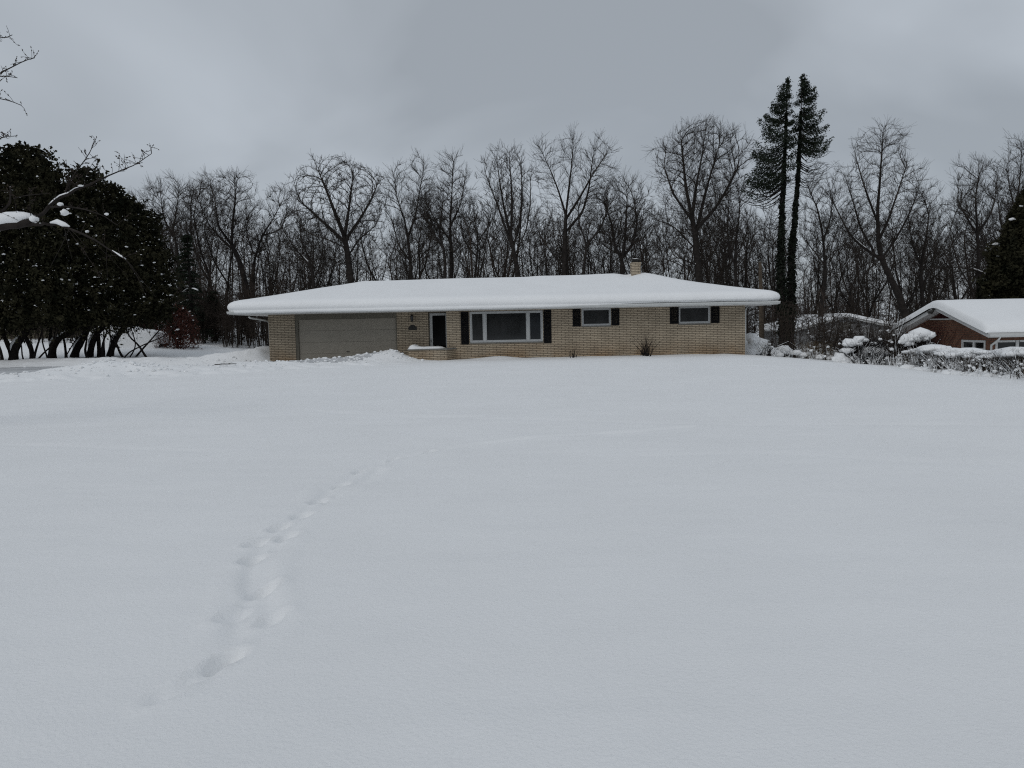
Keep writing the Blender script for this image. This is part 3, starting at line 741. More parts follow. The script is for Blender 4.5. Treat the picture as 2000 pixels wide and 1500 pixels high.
mb = MB(); gp3 = [(0.0, 0.0), (-0.08, 0.0), (-0.11, 0.06), (-0.11, 0.12), (0.0, 0.12)]; n = len(gp3)
V = [(xl, yf - .003 + a, rz(yf) + .01 + b) for a, b in gp3] + [(xr, yf - .003 + a, rz(yf) + .01 + b) for a, b in gp3]
mb.add(V, [(i, (i + 1) % n, n + (i + 1) % n, n + i) for i in range(n)] + [tuple(range(n))[::-1], tuple(range(n, 2 * n))])
under(mb.build('gutter', M['gutter_white']), nroof)
dxs = wx(1938, NY0 - .1)
mb = MB(); mb.tube([(wx(1952, yf), yf - .05, rz(yf) + .02), (wx(1950, yf), yf - .02, rz(yf) - .1), (dxs, NY0 - .06, rz(yf) - .32), (dxs, NY0 - .06, rz(yf) - .42), (dxs, NY0 - .06, ng)], .042, 8)
under(mb.build('downspout', M['gutter_white'], smooth=True), nb)
# windows
mb = MB(); wq = NX + .02
ym = (gy_of(1903.5))
for (a, b) in ((wy0, wy0 + .09), (ym - .05, ym + .05), (wy1 - .09, wy1)): mb.box(NX - .03, NX + .06, a, b, wzb, wzt)
for (a, b) in ((wy0 + .09, ym - .05), (ym + .05, wy1 - .09)):
    mb.box(NX - .028, NX + .06, a, b, wzt - .09, wzt); mb.box(NX - .028, NX + .06, a, b, wzb, wzb + .05)
gwin = under(mb.build('window', M['white_paint']), nb); gwin['label'] = 'two-pane white window in the gable wall'
for (a, b) in ((wy0 + .08, ym - .045), (ym + .045, wy1 - .08)):
    mb = MB(); mb.box(NX + .03, NX + .04, a, b, wzb + .04, wzt - .08); under(mb.build('pane', M['glass']), gwin)
mb = MB(); mb.box(NX - .06, NX - .002, wy0 - .03, wy1 + .03, wzb - .06, wzb - .003); under(mb.build('sill', M['white_paint']), gwin)
mb = MB(); e = [fwx0, wx(1987.5, NY0), wx(1987.5, NY0) + 2.2, fwx1]
for k, x in enumerate(e): mb.box(x - (.06 if 0 < k < 3 else 0) - (.09 if k == 3 else 0), x + (.06 if 0 < k < 3 else 0) + (.09 if k == 0 else 0), NY0 - .02, NY0 + .06, fwz0, fwz1)
for a, b in zip(e[:-1], e[1:]):
    mb.box(a + .09, b - .09, NY0 - .018, NY0 + .06, fwz1 - .08, fwz1); mb.box(a + .09, b - .09, NY0 - .018, NY0 + .06, fwz0, fwz0 + .08)
fwin = under(mb.build('window', M['white_paint']), nb); fwin['label'] = 'wide white framed front window'
for a, b in zip(e[:-1], e[1:]):
    mb = MB(); mb.box(a + .05, b - .05, NY0 + .03, NY0 + .04, fwz0 + .05, fwz1 - .05); under(mb.build('pane', M['glass']), fwin)
# gable louvre and floodlight
mb = MB(); lz0 = rz(ay) - .36; hwid = .36 / slope * .8
mb.poly([(NX - .02, ay + hwid, lz0), (NX - .02, ay - hwid, lz0), (NX - .02, ay, rz(ay) - .05)])
for k in range(5): mb.box(NX - .05, NX - .022, ay - hwid * (1 - k / 5.5), ay + hwid * (1 - k / 5.5), lz0 + .02 + k * .06, lz0 + .035 + k * .06)
under(mb.build('gable_vent', M['vine']), nb)
mb = MB(); mb.box(NX - .03, NX - .002, ay - hwid * 1.25, ay + hwid * 1.25, lz0 - .06, lz0 - .004); under(mb.build('vent_sill', M['white_paint']), nb)
fp = np.array((xl - .05, ay, rz(ay) + .02))
mb = MB(); mb.box(fp[0] - .05, fp[0], fp[1] - .06, fp[1] + .06, fp[2] - .02, fp[2] + .1)
for s in (-1, 1): mb.tube([fp + (-.03, .05 * s, .0), fp + (-.1, .09 * s, -.05), fp + (-.2, .12 * s, -.12)], [.02, .05, .075], 8)
under(mb.build('floodlight', M['dark_metal']), nb)

# ------------------------------------------------------------------ gabled garage behind the brush
SD = 51.0
a0, a1, ap = P(1549, 646, SD), P(1762, 643, SD), P(1655, 621, SD)
sg = -1.9; sez = (a0[2] + a1[2]) / 2 - .05; sxl, sxr, sxm, saz = a0[0], a1[0], ap[0], ap[2]
sh = thing('garage', 'small grey gabled garage with snow on its roof behind the bare thicket', 'garage', (sxm, SD + 3, sg))
mb = MB(); wl, wr = sxl + .35, sxr - .35; ssl = (saz - sez) / (sxm - sxl)
V = [(wl, SD + .3, sg), (wr, SD + .3, sg), (wr, SD + .3, saz - ssl * (wr - sxm)), (sxm, SD + .3, saz), (wl, SD + .3, saz - ssl * (sxm - wl))]
V2 = [(x, y + 7, z) for x, y, z in V]
mb.add(V + V2, [(0, 1, 2, 3, 4), (9, 8, 7, 6, 5), (1, 6, 7, 2), (5, 0, 4, 9)]); under(mb.build('wall', M['shed_wall']), sh)
mb = MB(); sec = [(sxl, sez), (sxm, saz), (sxr, sez), (sxr, sez + .14), (sxm, saz + .14), (sxl, sez + .14)]
V = [(a, SD, b) for a, b in sec] + [(a, SD + 7.6, b) for a, b in sec]
mb.add(V, [(6, 7, 1, 0), (7, 8, 2, 1), (8, 9, 3, 2), (9, 10, 4, 3), (10, 11, 5, 4), (11, 6, 0, 5), (0, 1, 4, 5), (1, 2, 3, 4), (11, 10, 7, 6), (10, 9, 8, 7)])
srf = under(mb.build('roof', M['white_paint']), sh)
U = np.concatenate([[0, .03, .08, .15, .3], np.linspace(.6, 3.0, 7)]); hw = sxm - sxl; U = np.concatenate([U[U < hw - .3], [hw - .2, hw]]); hw2 = sxr - sxm
Xs = np.concatenate([sxl - .06 + U * (hw + .06) / hw, (sxr + .06 - U[:-1] * (hw2 + .06) / hw)[::-1]])
Ys = SD - .08 + np.concatenate([[0, .03, .08, .15, .3], np.linspace(.6, 7.6, 10)])
X, Y = np.meshgrid(Xs, Ys); de = np.minimum(X - Xs[0], Xs[-1] - X); df = Y - Ys[0]
Zr = saz + .15 - ssl * np.sqrt((X - sxm) ** 2 + .06) + .24 * np.sqrt(ss(0, .35, de)) * np.sqrt(ss(0, .35, df)) + .02 * fbm(X, Y, 2, 5)
I = np.arange(X.size).reshape(X.shape); Q = np.stack([I[:-1, :-1], I[:-1, 1:], I[1:, 1:], I[1:, :-1]], -1).reshape(-1, 4)
under(mesh_np('snow_cover', np.stack([X.ravel(), Y.ravel(), Zr.ravel()], -1), Q, M['snow'], smooth=True), srf)
mb = MB(); mb.box(sxm - .35, sxm + .35, SD + .25, SD + .297, saz - .95, saz - .3); vt = under(mb.build('gable_vent', M['stone']), sh)
mb = MB(); mb.box(sxm - 1.6, sxm + 1.6, SD + .24, SD + .295, sg, sg + 2.1); under(mb.build('door', M['door_taupe']), sh)

# ------------------------------------------------------------------ house glimpsed under the cedars on the left
LD = 60.0
lz0 = gz(-34, LD) - .2
lh = thing('cottage', 'low tan house glimpsed through the cedar trunks on the left', 'house', (-36, LD + 4, lz0))
c0, c1 = wx(-160, LD), wx(135, LD); lzt = float(P(120, 627, LD)[2])
mb = MB(); wins = [(c0 + 2.2, c0 + 3.4, lz0 + 1.1, lzt - .4), (c0 + 6.0, c0 + 7.6, lz0 + .9, lzt - .4)]
wall_holes(mb, c0, c1, lz0, lzt, LD, wins, .08)
mb.poly([(c1, LD, lz0), (c1, LD + 8, lz0), (c1, LD + 8, lzt), (c1, LD, lzt)]); mb.poly([(c0, LD + 8, lz0), (c0, LD, lz0), (c0, LD, lzt), (c0, LD + 8, lzt)]); mb.poly([(c1, LD + 8, lz0), (c0, LD + 8, lz0), (c0, LD + 8, lzt), (c1, LD + 8, lzt)])
under(mb.build('wall', M['siding']), lh)
mb = MB(); prof_ = [(LD - .6, lzt), (LD + 4, lzt + 1.3), (LD + 8.6, lzt), (LD + 8.6, lzt + .15), (LD + 4, lzt + 1.5), (LD - .6, lzt + .15)]
V = [(c0 - .5, a, b) for a, b in prof_] + [(c1 + .5, a, b) for a, b in prof_]
mb.add(V, [(0, 1, 7, 6), (1, 2, 8, 7), (2, 3, 9, 8), (3, 4, 10, 9), (4, 5, 11, 10), (5, 0, 6, 11), (0, 5, 4, 1), (1, 4, 3, 2), (6, 7, 10, 11), (7, 8, 9, 10)])
lr = under(mb.build('roof', M['white_paint']), lh)
mb = MB(); V = [(c0 - .55, LD - .65, lzt + .16), (c1 + .55, LD - .65, lzt + .16), (c1 + .55, LD - .55, lzt + .38), (c0 - .55, LD - .55, lzt + .38), (c0 - .5, LD + 4, lzt + 1.75), (c1 + .5, LD + 4, lzt + 1.75), (c0 - .5, LD + 8.7, lzt + .3), (c1 + .5, LD + 8.7, lzt + .3)]
mb.add(V, [(0, 1, 2, 3), (3, 2, 5, 4), (4, 5, 7, 6)]); under(mb.build('snow_cover', M['snow'], smooth=False), lr)
for (a, b, c, e_) in wins:
    mb = MB(); mb.box(a + .004, a + .08, LD + .02, LD + .07, c, e_); mb.box(b - .08, b - .004, LD + .02, LD + .07, c, e_); mb.box(a + .08, b - .08, LD + .021, LD + .07, e_ - .08, e_ - .004); mb.box(a + .08, b - .08, LD + .021, LD + .07, c + .004, c + .08)
    wv = under(mb.build('window', M['white_paint']), lh); mb = MB(); mb.box(a + .07, b - .07, LD + .05, LD + .06, c + .07, e_ - .07); under(mb.build('pane', M['glass']), wv)

# ------------------------------------------------------------------ parked car buried in snow
CD = 49.0
cb0 = P(242, 668, CD); cgz = gz(cb0[0], CD)
car = thing('parked_car', 'parked car buried under a thick layer of snow beside the cedars', 'car', (float(cb0[0]), CD, cgz))
prof = [(-2.2, .25), (-2.25, .55), (-2.15, .85), (-1.55, .95), (-1.0, 1.34), (-.3, 1.42), (.3, 1.38), (.95, 1.0), (1.6, .92), (2.15, .8), (2.3, .5), (2.25, .25)]
mb = MB(); n = len(prof); V = []
for (yy, s) in ((-.86, 1.0), (-.8, 1.0), (.8, 1.0), (.86, 1.0)):
    for (x, z) in prof: V.append((x, yy * (1.0 if z < .96 else .86), z))
Fs = [tuple(range(n))[::-1], tuple(range(3 * n, 4 * n))]
for k in range(3):
    for i in range(n): Fs.append((k*n+i, k*n+(i+1)%n, (k+1)*n+(i+1)%n, (k+1)*n+i))
mb.add(V, Fs); bo = mb.build('body', M['car_paint'], car, bevel=.04)
for x in (-1.4, 1.45):
    for y in (-.84, .84):
        mb = MB(); mb.tube([(x, y - .09, .31), (x, y + .09, .31)], .31, 18); wh = mb.build('wheel', M['rubber'], car)
        mb = MB(); s = math.copysign(1, y); mb.tube([(x, y + s * .085, .31), (x, y + s * .1, .31)], .18, 14); r_ = mb.build('rim', M['dark_metal'], wh)
for s in (-1, 1):
    mb = MB(); yy = s * .87
    mb.add([(-.95, yy * .97, .98), (.7, yy * .97, 1.0), (.3, yy * .9, 1.28), (-.75, yy * .9, 1.28)], [(0, 1, 2, 3)]); mb.build('side_window', M['glass_dark'], car)
xs = np.linspace(-2.5, 2.55, 60); ys = np.linspace(-1.12, 1.12, 26)
X, Y = np.meshgrid(xs, ys)
top = np.interp(X, [-2.5, -2.25, -1.6, -1.0, -.3, .3, 1.0, 1.6, 2.2, 2.55], [.12, .95, 1.2, 1.66, 1.76, 1.70, 1.27, 1.18, 1.02, .12])
sidef = ss(1.12, .75, np.abs(Y)); low = -.06 + .40 * np.exp(-((X + .1) / .3) ** 2)
front = ss(-1.12, -.95, Y)
Zc = low * (1 - sidef) + top * sidef + .05 * fbm(X / .6, Y / .6, 2, 2) - (np.abs(Y) > 1.1) * .1
I = np.arange(X.size).reshape(X.shape); Q = np.stack([I[:-1, :-1], I[:-1, 1:], I[1:, 1:], I[1:, :-1]], -1).reshape(-1, 4)
mesh_np('snow_cover', np.stack([X.ravel(), Y.ravel(), Zc.ravel()], -1), Q, M['snow'], car, smooth=True)
car.rotation_euler = (0, 0, 0.05); car.scale = (1, 1, .86)

# ------------------------------------------------------------------ utility pole and stake
pp = P(1489, 668, 49.0); ptop = P(1484.5, 512, 49.0)
pole = thing('utility_pole', 'plain brown wooden pole behind the right end of the ranch house', 'pole', (pp[0], 49.0, gz(pp[0], 49)))
mb = MB(); mb.tube([(pp[0], 49, gz(pp[0], 49) - .3), (pp[0] * .5 + ptop[0] * .5, 49, 2.5), (ptop[0], 49, ptop[2])], [.17, .15, .09], 12)
under(mb.build('post', M['pole_wood'], smooth=True), pole)
mb = MB(); mb.lathe([(.10, .0), (.09, .04), (.0, .06)], (ptop[0], 49, ptop[2]), 12); under(mb.build('post_cap', M['stone']), pole)

# ------------------------------------------------------------------ trees: space colonisation skeletons
def resample_poly(pts, step):
    pts = np.asarray(pts, float); seg = np.linalg.norm(np.diff(pts, axis=0), axis=1); L = np.concatenate([[0], np.cumsum(seg)])
    n = max(2, int(round(L[-1] / step)) + 1); t = np.linspace(0, L[-1], n)
    # smooth interpolation (Catmull-Rom like, through cubic Hermite)
    out_ = np.stack([np.interp(t, L, pts[:, k]) for k in range(3)], -1)
    for _ in range(2):
        o2 = out_.copy(); o2[1:-1] = (out_[:-2] + 2 * out_[1:-1] + out_[2:]) / 4; out_ = o2
    return out_

def colonize(rng, skel, attr, step=0.4, kill=0.6, infl=2.6, iters=140, mom=1.25, up=0.30, jit=0.12, maxn=14000, start_h=None):
    """skel: list of polylines (n,3); the first is the trunk, later ones start on an earlier one. Returns pos, parent."""
    pos, par, ddir = [], [], []
    for si, pl in enumerate(skel):
        q = resample_poly(pl, step)
        if si == 0: prev = -1; start = 0
        else:
            A = np.array(pos); prev = int(np.argmin(((A - q[0]) ** 2).sum(1))); start = 1
        for k in range(start, len(q)):
            d = q[k] - (pos[prev] if prev >= 0 else q[k] - np.array((0, 0, 1.0))); d = d / (np.linalg.norm(d) + 1e-9)
            pos.append(q[k]); par.append(prev); ddir.append(d); prev = len(pos) - 1
    n0 = len(pos)
    Pn = np.zeros((maxn, 3)); Dn = np.zeros((maxn, 3)); pr = np.full(maxn, -1); kids = np.zeros(maxn, int)
    Pn[:n0] = pos; Dn[:n0] = ddir; pr[:n0] = par; n = n0
    A = np.asarray(attr, float)
    usable = np.ones(maxn, bool)
    if start_h is not None: usable[:n0] = Pn[:n0, 2] >= start_h
    idx = np.nonzero(usable[:n0])[0]
    D2 = ((A[:, None, :] - Pn[None, idx]) ** 2).sum(-1); bi = idx[D2.argmin(1)]; bd = D2.min(1)
    keep = bd > kill * kill; A, bi, bd = A[keep], bi[keep], bd[keep]
    rad_ = infl
    for it in range(iters):
        if len(A) == 0 or n > maxn - 400: break
        act = bd < rad_ * rad_
        if not act.any(): rad_ *= 1.5; continue
        v = A[act] - Pn[bi[act]]; v /= np.linalg.norm(v, axis=1)[:, None] + 1e-9
        acc = np.zeros((n, 3)); np.add.at(acc, bi[act], v)
        src = np.unique(bi[act]); src = src[kids[src] < 3]
        if len(src) == 0: 
            A, bi, bd = A[~act], bi[~act], bd[~act]; continue
        d = acc[src]; d /= np.linalg.norm(d, axis=1)[:, None] + 1e-9
        fl = np.clip((d * Dn[src]).sum(1), -1, 0)[:, None]; d = d - fl * Dn[src] * 1.0
        d = d + mom * Dn[src] + np.array((0, 0, up)) + rng.normal(0, jit, d.shape); d /= np.linalg.norm(d, axis=1)[:, None] + 1e-9
        new = Pn[src] + d * step * rng.uniform(.8, 1.15, (len(src), 1)); m = len(src)
        Pn[n:n + m] = new; Dn[n:n + m] = d; pr[n:n + m] = src; kids[src] += 1
        D2 = ((A[:, None, :] - new[None]) ** 2).sum(-1); j = D2.argmin(1); dm = D2[np.arange(len(A)), j]
        better = dm < bd; bi = np.where(better, n + j, bi); bd = np.where(better, dm, bd)
        n += m
        drop = (bd < kill * kill) | ((kids[bi] >= 3) & ~better)
        A, bi, bd = A[~drop], bi[~drop], bd[~drop]
    return Pn[:n].copy(), pr[:n].copy()

def finish(rng, pos, par, r_base, r_tip=0.012, twigs=2, tw_len=0.55, tw_up=0.35, droop=0.0):
    """adds fine twigs and pipe-model radii"""
    n = len(pos); kids = np.zeros(n, int)
    for p in par: 
        if p >= 0: kids[p] += 1
    # leaf count
    leaf = np.where(kids == 0, 1.0, 0.0)
    for i in range(n - 1, 0, -1):
        if par[i] >= 0: leaf[par[i]] += leaf[i]
    tot = max(leaf[0], 2.0)
    e = math.log(tot) / math.log(r_base / r_tip)
    r = r_tip * np.maximum(leaf, 1.0) ** (1 / e)
    reach = np.zeros(n)
    for i in range(n - 1, 0, -1):
        if par[i] >= 0:
            q = reach[i] + np.linalg.norm(pos[i] - pos[par[i]])
            if q > reach[par[i]]: reach[par[i]] = q
    r = np.maximum(np.minimum(r, r_base * 1.35 * (reach / reach[0]) ** 1.35 + r_tip), r_tip)
    P2, Q2, R2 = [pos], [par], [r]
    if twigs:
        thin = np.nonzero((leaf <= 14) & (par >= 0))[0]
        base = n
        src = np.repeat(thin, twigs); src = src[rng.random(len(src)) < 0.85]
        pd = pos[src] - pos[par[src]]; pd /= np.linalg.norm(pd, axis=1)[:, None] + 1e-9
        rnd = rng.normal(0, 1, pd.shape); rnd /= np.linalg.norm(rnd, axis=1)[:, None]
        d = pd + 0.72 * rnd + np.array((0, 0, tw_up)); d /= np.linalg.norm(d, axis=1)[:, None]
        L = tw_len * rng.uniform(.35, 1.15, (len(src), 1))
        start = pos[src] + (pos[par[src]] - pos[src]) * rng.random((len(src), 1)) * 0.9
        mid = start + d * L * .5
        d2 = d + np.array((0, 0, .22 - droop)) + rng.normal(0, .12, d.shape); d2 /= np.linalg.norm(d2, axis=1)[:, None]
        tip = mid + d2 * L * .55
        m = len(src)
        P2 += [start, mid, tip]; i0 = n + np.arange(m)
        Q2 += [-2 - src, i0, i0 + m]; R2 += [np.full(m, r_tip * .75), np.full(m, r_tip * .62), np.full(m, r_tip * .45)]
        # side twiglets forking off at acute angles
        for (o_, sg_) in ((i0 + m, mid), (i0, start * .4 + mid * .6)):
            d3 = d + rng.normal(0, .42, d.shape) + np.array((0, 0, tw_up * .5)); d3 /= np.linalg.norm(d3, axis=1)[:, None]
            P2.append(sg_ + d3 * L * rng.uniform(.3, .6, (m, 1))); Q2.append(o_); R2.append(np.full(m, r_tip * .42))
    return np.concatenate(P2), np.concatenate(Q2), np.concatenate(R2)

def tube_arrays(pos, par, r, sel, k):
    """one tapered tube per edge in sel (child indices)"""
    c = sel; p = par[c]; p = np.where(p < -1, -2 - p, p)
    a, b = pos[p], pos[c]; d = b - a; L = np.linalg.norm(d, axis=1); L[L < 1e-6] = 1e-6; d = d / L[:, None]
    gp = par[p]; has = gp >= 0
    da = d.copy(); pdv = pos[p] - pos[np.where(has, gp, 0)]; ln = np.linalg.norm(pdv, axis=1); okk = has & (ln > 1e-6)
    ra = np.minimum(r[p], r[c] * 1.25); main = r[c] > r[p] * .75; ra = np.where(main, r[p], ra)
    pdv[okk] /= ln[okk][:, None]
    da = np.where((okk & main)[:, None], pdv, d)
    ref = np.array((0.372, 0.927, 0.05))
    def frame(v):
        u = np.cross(v, ref); nn = np.linalg.norm(u, axis=1); u = np.where((nn < 1e-3)[:, None], np.array((1.0, 0, 0)), u / np.maximum(nn, 1e-9)[:, None])
        return u, np.cross(v, u)
    u1, v1 = frame(da); u2, v2 = frame(d)
    an = np.arange(k) * 2 * math.pi / k; ca, sa = np.cos(an)[None, :, None], np.sin(an)[None, :, None]
    R1 = a[:, None] + ra[:, None, None] * (ca * u1[:, None] + sa * v1[:, None])
    R2 = b[:, None] + r[c][:, None, None] * (ca * u2[:, None] + sa * v2[:, None])
    V = np.concatenate([R1, R2], 1).reshape(-1, 3); E = len(c)
    base = (np.arange(E) * 2 * k)[:, None]; j = np.arange(k)
    Fq = np.stack([base + j, base + (j + 1) % k, base + k + (j + 1) % k, base + k + j], -1).reshape(-1, 4)
    return V, Fq

def tree_mesh(root, pos, par, r, rng, thick=0.05, snow=0.0, bark='bark', twig='twig', trunk_name='trunk', crown_name='branches', snow_min=0.05):
    """parts of a bare tree from a skeleton in local coordinates"""
    valid = np.nonzero(par != -1)[0]
    pp_ = np.where(par < -1, -2 - par, par)
    big = valid[r[valid] >= thick]; small = valid[r[valid] < thick]
    if len(big):
        V, Q = tube_arrays(pos, par, r, big, 7); t = mesh_np(trunk_name, V, Q, M[bark], root, smooth=True)
    if len(small):
        mid = small[r[small] >= 0.018]; fin = small[r[small] < 0.018]
        V1, Q1 = tube_arrays(pos, par, r, mid, 4) if len(mid) else (np.zeros((0, 3)), np.zeros((0, 4), int))
        V2, Q2 = tube_arrays(pos, par, r, fin, 3)
        mesh_np(crown_name, np.concatenate([V1, V2]), np.concatenate([Q1, Q2 + len(V1)]), M[twig], root, smooth=True)
    if snow > 0:
        c = valid[(r[valid] > snow_min) & (par[valid] >= 0)]
        d = pos[c] - pos[par[c]]; L = np.linalg.norm(d, axis=1); sl_ = np.abs(d[:, 2]) / np.maximum(L, 1e-6)
        patch = vnoise(pos[c][:, 0] * .9 + 3, pos[c][:, 2] * .9 + pos[c][:, 1] * .7, 5)
        c = c[(sl_ < .78) & (patch < snow)]
        if len(c):
            # snow lies as a rounded ridge along the upper side of the limb
            q2 = pos.copy(); r2 = r * .72; lift = np.zeros_like(pos); lift[:, 2] = r * .75 + .02
            V, Q = tube_arrays(q2 + lift, par, r2, c, 6)
            mesh_np('snow', V, Q, M['snow'], root, smooth=True)['kind'] = 'stuff'

def crown_points(rng, n, x, y, zb, zt, w, shape='dome', depth=1.0, clumps=26):
    """attractors in clumps filling a crown envelope"""
    pts = []
    def width(t):
        if shape == 'dome': return np.sqrt(np.clip(1 - (2 * t - .92) ** 2 * .9, .02, 1))
        if shape == 'vase': return np.where(t < .72, .25 + .75 * (t / .72) ** .8, np.sqrt(np.clip(1 - ((t - .72) / .30) ** 2, .0, 1)))
        if shape == 'oval': return np.sqrt(np.clip(1 - (2 * t - 1.0) ** 2, .02, 1)) 
        if shape == 'cone': return np.clip(1.05 - t, .05, 1)
        if shape == 'fan': return .35 + .65 * np.clip(t / .6, 0, 1) * np.sqrt(np.clip(1 - np.clip((t - .75) / .28, 0, 1) ** 2, 0, 1))
    m = 0
    cz = rng.random(clumps) ** .75; ca = rng.random(clumps) * 2 * math.pi; cr = np.sqrt(rng.random(clumps)) * .92
    while m < n:
        t = rng.random(4000); a = rng.random(4000) * 2 * math.pi; rr = np.sqrt(rng.random(4000))
        ww = width(t) * w
        p = np.stack([x + np.cos(a) * rr * ww, y + np.sin(a) * rr * ww * depth, zb + t * (zt - zb)], -1)
        cp = np.stack([x + np.cos(ca) * cr * width(cz) * w, y + np.sin(ca) * cr * width(cz) * w * depth, zb + cz * (zt - zb)], -1)
        dd = np.sqrt(((p[:, None] - cp[None]) ** 2).sum(-1)).min(1)
        p = p[rng.random(4000) < np.exp(-(dd / (.34 * w)) ** 2) * .9 + .1 * (rr < .9)]
        pts.append(p); m += len(p)
    return np.concatenate(pts)[:n]

def bare_tree(label, d, trunk, limbs, crowns, rb, name='bare_tree', n=1400, step=.34, kill=.45, mom=1.2, up=.26, twigs=2, tw_len=.95, tw_up=.4, snow=0.12, seed=1, bark='bark', twig='twig', group=None, thick=.05, start=None, r_tip=.0098, cat='tree', dz=0.0, dens=1.25):
    rb = rb * .72
    """trunk and limbs as pixel waypoints at distance d (limb points may carry a depth offset); crowns as (px, top, bottom, half width, shape, share)"""
    rng = np.random.default_rng(seed)
    def pt(q): return P(q[0], q[1], d + (q[2] if len(q) > 2 else 0.0))
    b = pt(trunk[0]); g = gz(b[0], b[1]) + dz
    tw = [np.array((b[0] + (b[0] - pt(trunk[1])[0]) * .0, b[1], g - .15))] + [pt(q) for q in trunk[0:]] 
    tw = [q for i, q in enumerate(tw) if i == 0 or q[2] > g + .3]
    sk = [tw] + [[pt(q) for q in l] for l in limbs]
    at = []
    for (cx_, top, bot, hw_, shp, share) in crowns:
        a, z1_, z0_ = P(cx_, (top + bot) / 2, d), P(cx_, top, d)[2], P(cx_, bot, d)[2]
        at.append(crown_points(rng, int(n * share * dens), a[0], d, z0_, z1_, hw_ / F * d, shp))
    at = np.concatenate(at)
    sh_ = P(1000, start, d)[2] if start else None
    pos, par = colonize(rng, sk, at, step=step, kill=kill, mom=mom, up=up, start_h=sh_)
    pos, par, r = finish(rng, pos, par, rb, r_tip, twigs, tw_len, tw_up)
    root = thing(name, label, cat, (tw[0][0], tw[0][1], g), group)
    pos = pos - np.array(root.location)
    # root flare
    nb_ = r >= .05
    r = np.where(nb_, r * (1 + .45 * np.exp(-np.maximum(pos[:, 2], 0) / .5)), r)
    tree_mesh(root, pos, par, r, rng, thick, snow, bark, twig)
    return root

D0 = 57.0
bare_tree('big round-crowned bare tree behind the left hip of the ranch house roof', 57,
    [(686, 560), (683, 530), (678, 490), (673, 462)],
    [[(678, 480), (655, 455), (632, 435, 1), (600, 405, 1), (565, 378, 2)], [(673, 462), (652, 410, -2), (635, 365, -2), (622, 335, -2)], [(673, 462), (682, 405, 2), (688, 355, 2), (692, 322, 2)], [(675, 468), (705, 425, -1), (728, 385, -1), (742, 345, -1)], [(680, 500), (700, 468, 3), (735, 440, 3), (748, 405, 4)], [(678, 485), (640, 468, -3), (600, 455, -3), (575, 425, -4)], [(682, 520), (640, 505, 2), (600, 470, 2)]],
    [(655, 308, 460, 100, 'dome', .8), (700, 330, 470, 58, 'dome', .3)], .42, n=2300, seed=11, tw_len=.5)
bare_tree('tall bare tree with leaning forked trunk left of the ranch house', 60,
    [(490, 640), (486, 600), (480, 555), (468, 510), (452, 478)],
    [[(452, 478), (455, 430), (460, 390), (458, 350)], [(460, 492), (430, 465, 1), (405, 435, 2), (392, 400, 2)], [(470, 515), (490, 450, -2), (482, 400, -2)], [(452, 478), (425, 440, -2), (420, 390, -2), (412, 360, -2)]],
    [(455, 338, 450, 40, 'oval', .5), (400, 345, 470, 42, 'oval', .5), (440, 400, 500, 50, 'oval', .25)], .34, n=1500, seed=12, bark='bark_dark')
bare_tree('bare tree with many forks beside the tall dark cedars', 62,
    [(350, 650), (352, 560), (345, 480), (338, 450)],
    [[(345, 470), (320, 430), (315, 390)], [(338, 450), (345, 410), (350, 370)], [(350, 520), (375, 470), (372, 430)]],
    [(325, 352, 470, 50, 'oval', .8), (365, 365, 480, 35, 'oval', .4)], .28, n=1300, seed=13)
bare_tree('bare tree bending right beside the leaning forked tree', 63,
    [(494, 640), (494, 570), (496, 510), (512, 460), (535, 425), (550, 396)],
    [[(496, 500), (480, 450), (486, 420)], [(512, 460), (548, 450), (560, 420)]],
    [(548, 372, 460, 40, 'oval', .6), (505, 400, 500, 35, 'oval', .4)], .22, n=900, seed=14)
bare_tree('crooked bare tree with low forks at the left slope of the ranch house roof', 56,
    [(614, 590), (612, 550), (606, 510), (592, 480)],
    [[(608, 520), (580, 490), (560, 462), (548, 440)], [(592, 480), (585, 450), (590, 425)], [(610, 540), (640, 520, 1), (660, 512, 1), (678, 500, 2)]],
    [(575, 420, 520, 45, 'oval', .6), (615, 425, 520, 30, 'oval', .4)], .22, n=900, seed=15, snow=.3)
bare_tree('slim bare tree with sparse upright limbs right of the big round crown', 58,
    [(803, 560), (802, 520), (797, 470), (790, 430)],
    [[(790, 430), (776, 390), (770, 350)], [(796, 465), (812, 420), (822, 360), (828, 325)], [(802, 510), (778, 480), (768, 440)], [(802, 520), (830, 505), (850, 480)]],
    [(775, 325, 460, 38, 'oval', .55), (823, 312, 440, 30, 'oval', .5)], .25, n=1300, seed=16)
bare_tree('tall straight bare tree behind the middle of the roof left of the broom-shaped one', 59,
    [(881, 560), (881, 500), (879, 440), (882, 390)],
    [[(880, 470), (850, 430, 1), (832, 395, 1), (815, 370, 1)], [(882, 390), (884, 350), (886, 315)], [(880, 440), (900, 400, -1), (908, 350, -1)], [(881, 500), (910, 465), (922, 430)]],
    [(886, 305, 440, 38, 'oval', .7), (845, 370, 470, 40, 'oval', .4), (912, 340, 440, 20, 'oval', .2)], .30, n=1500, seed=17)
bare_tree('bare tree with a thick grooved trunk in front of the straight one', 57,
    [(869, 560), (869, 520), (868, 490), (858, 460)],
    [[(868, 490), (846, 455), (834, 425), (822, 400)], [(858, 460), (862, 420), (866, 380)], [(869, 505), (890, 478), (900, 450)]],
    [(850, 370, 480, 42, 'oval', 1)], .26, n=800, seed=18)
bare_tree('thin bare tree leaning right at the middle of the ranch house roof', 58,
    [(926, 560), (930, 515), (934, 470), (928, 430)],
    [[(930, 500), (905, 470), (900, 440)], [(934, 470), (955, 440), (960, 410)]],
    [(930, 385, 500, 40, 'oval', 1)], .18, n=800, seed=19)
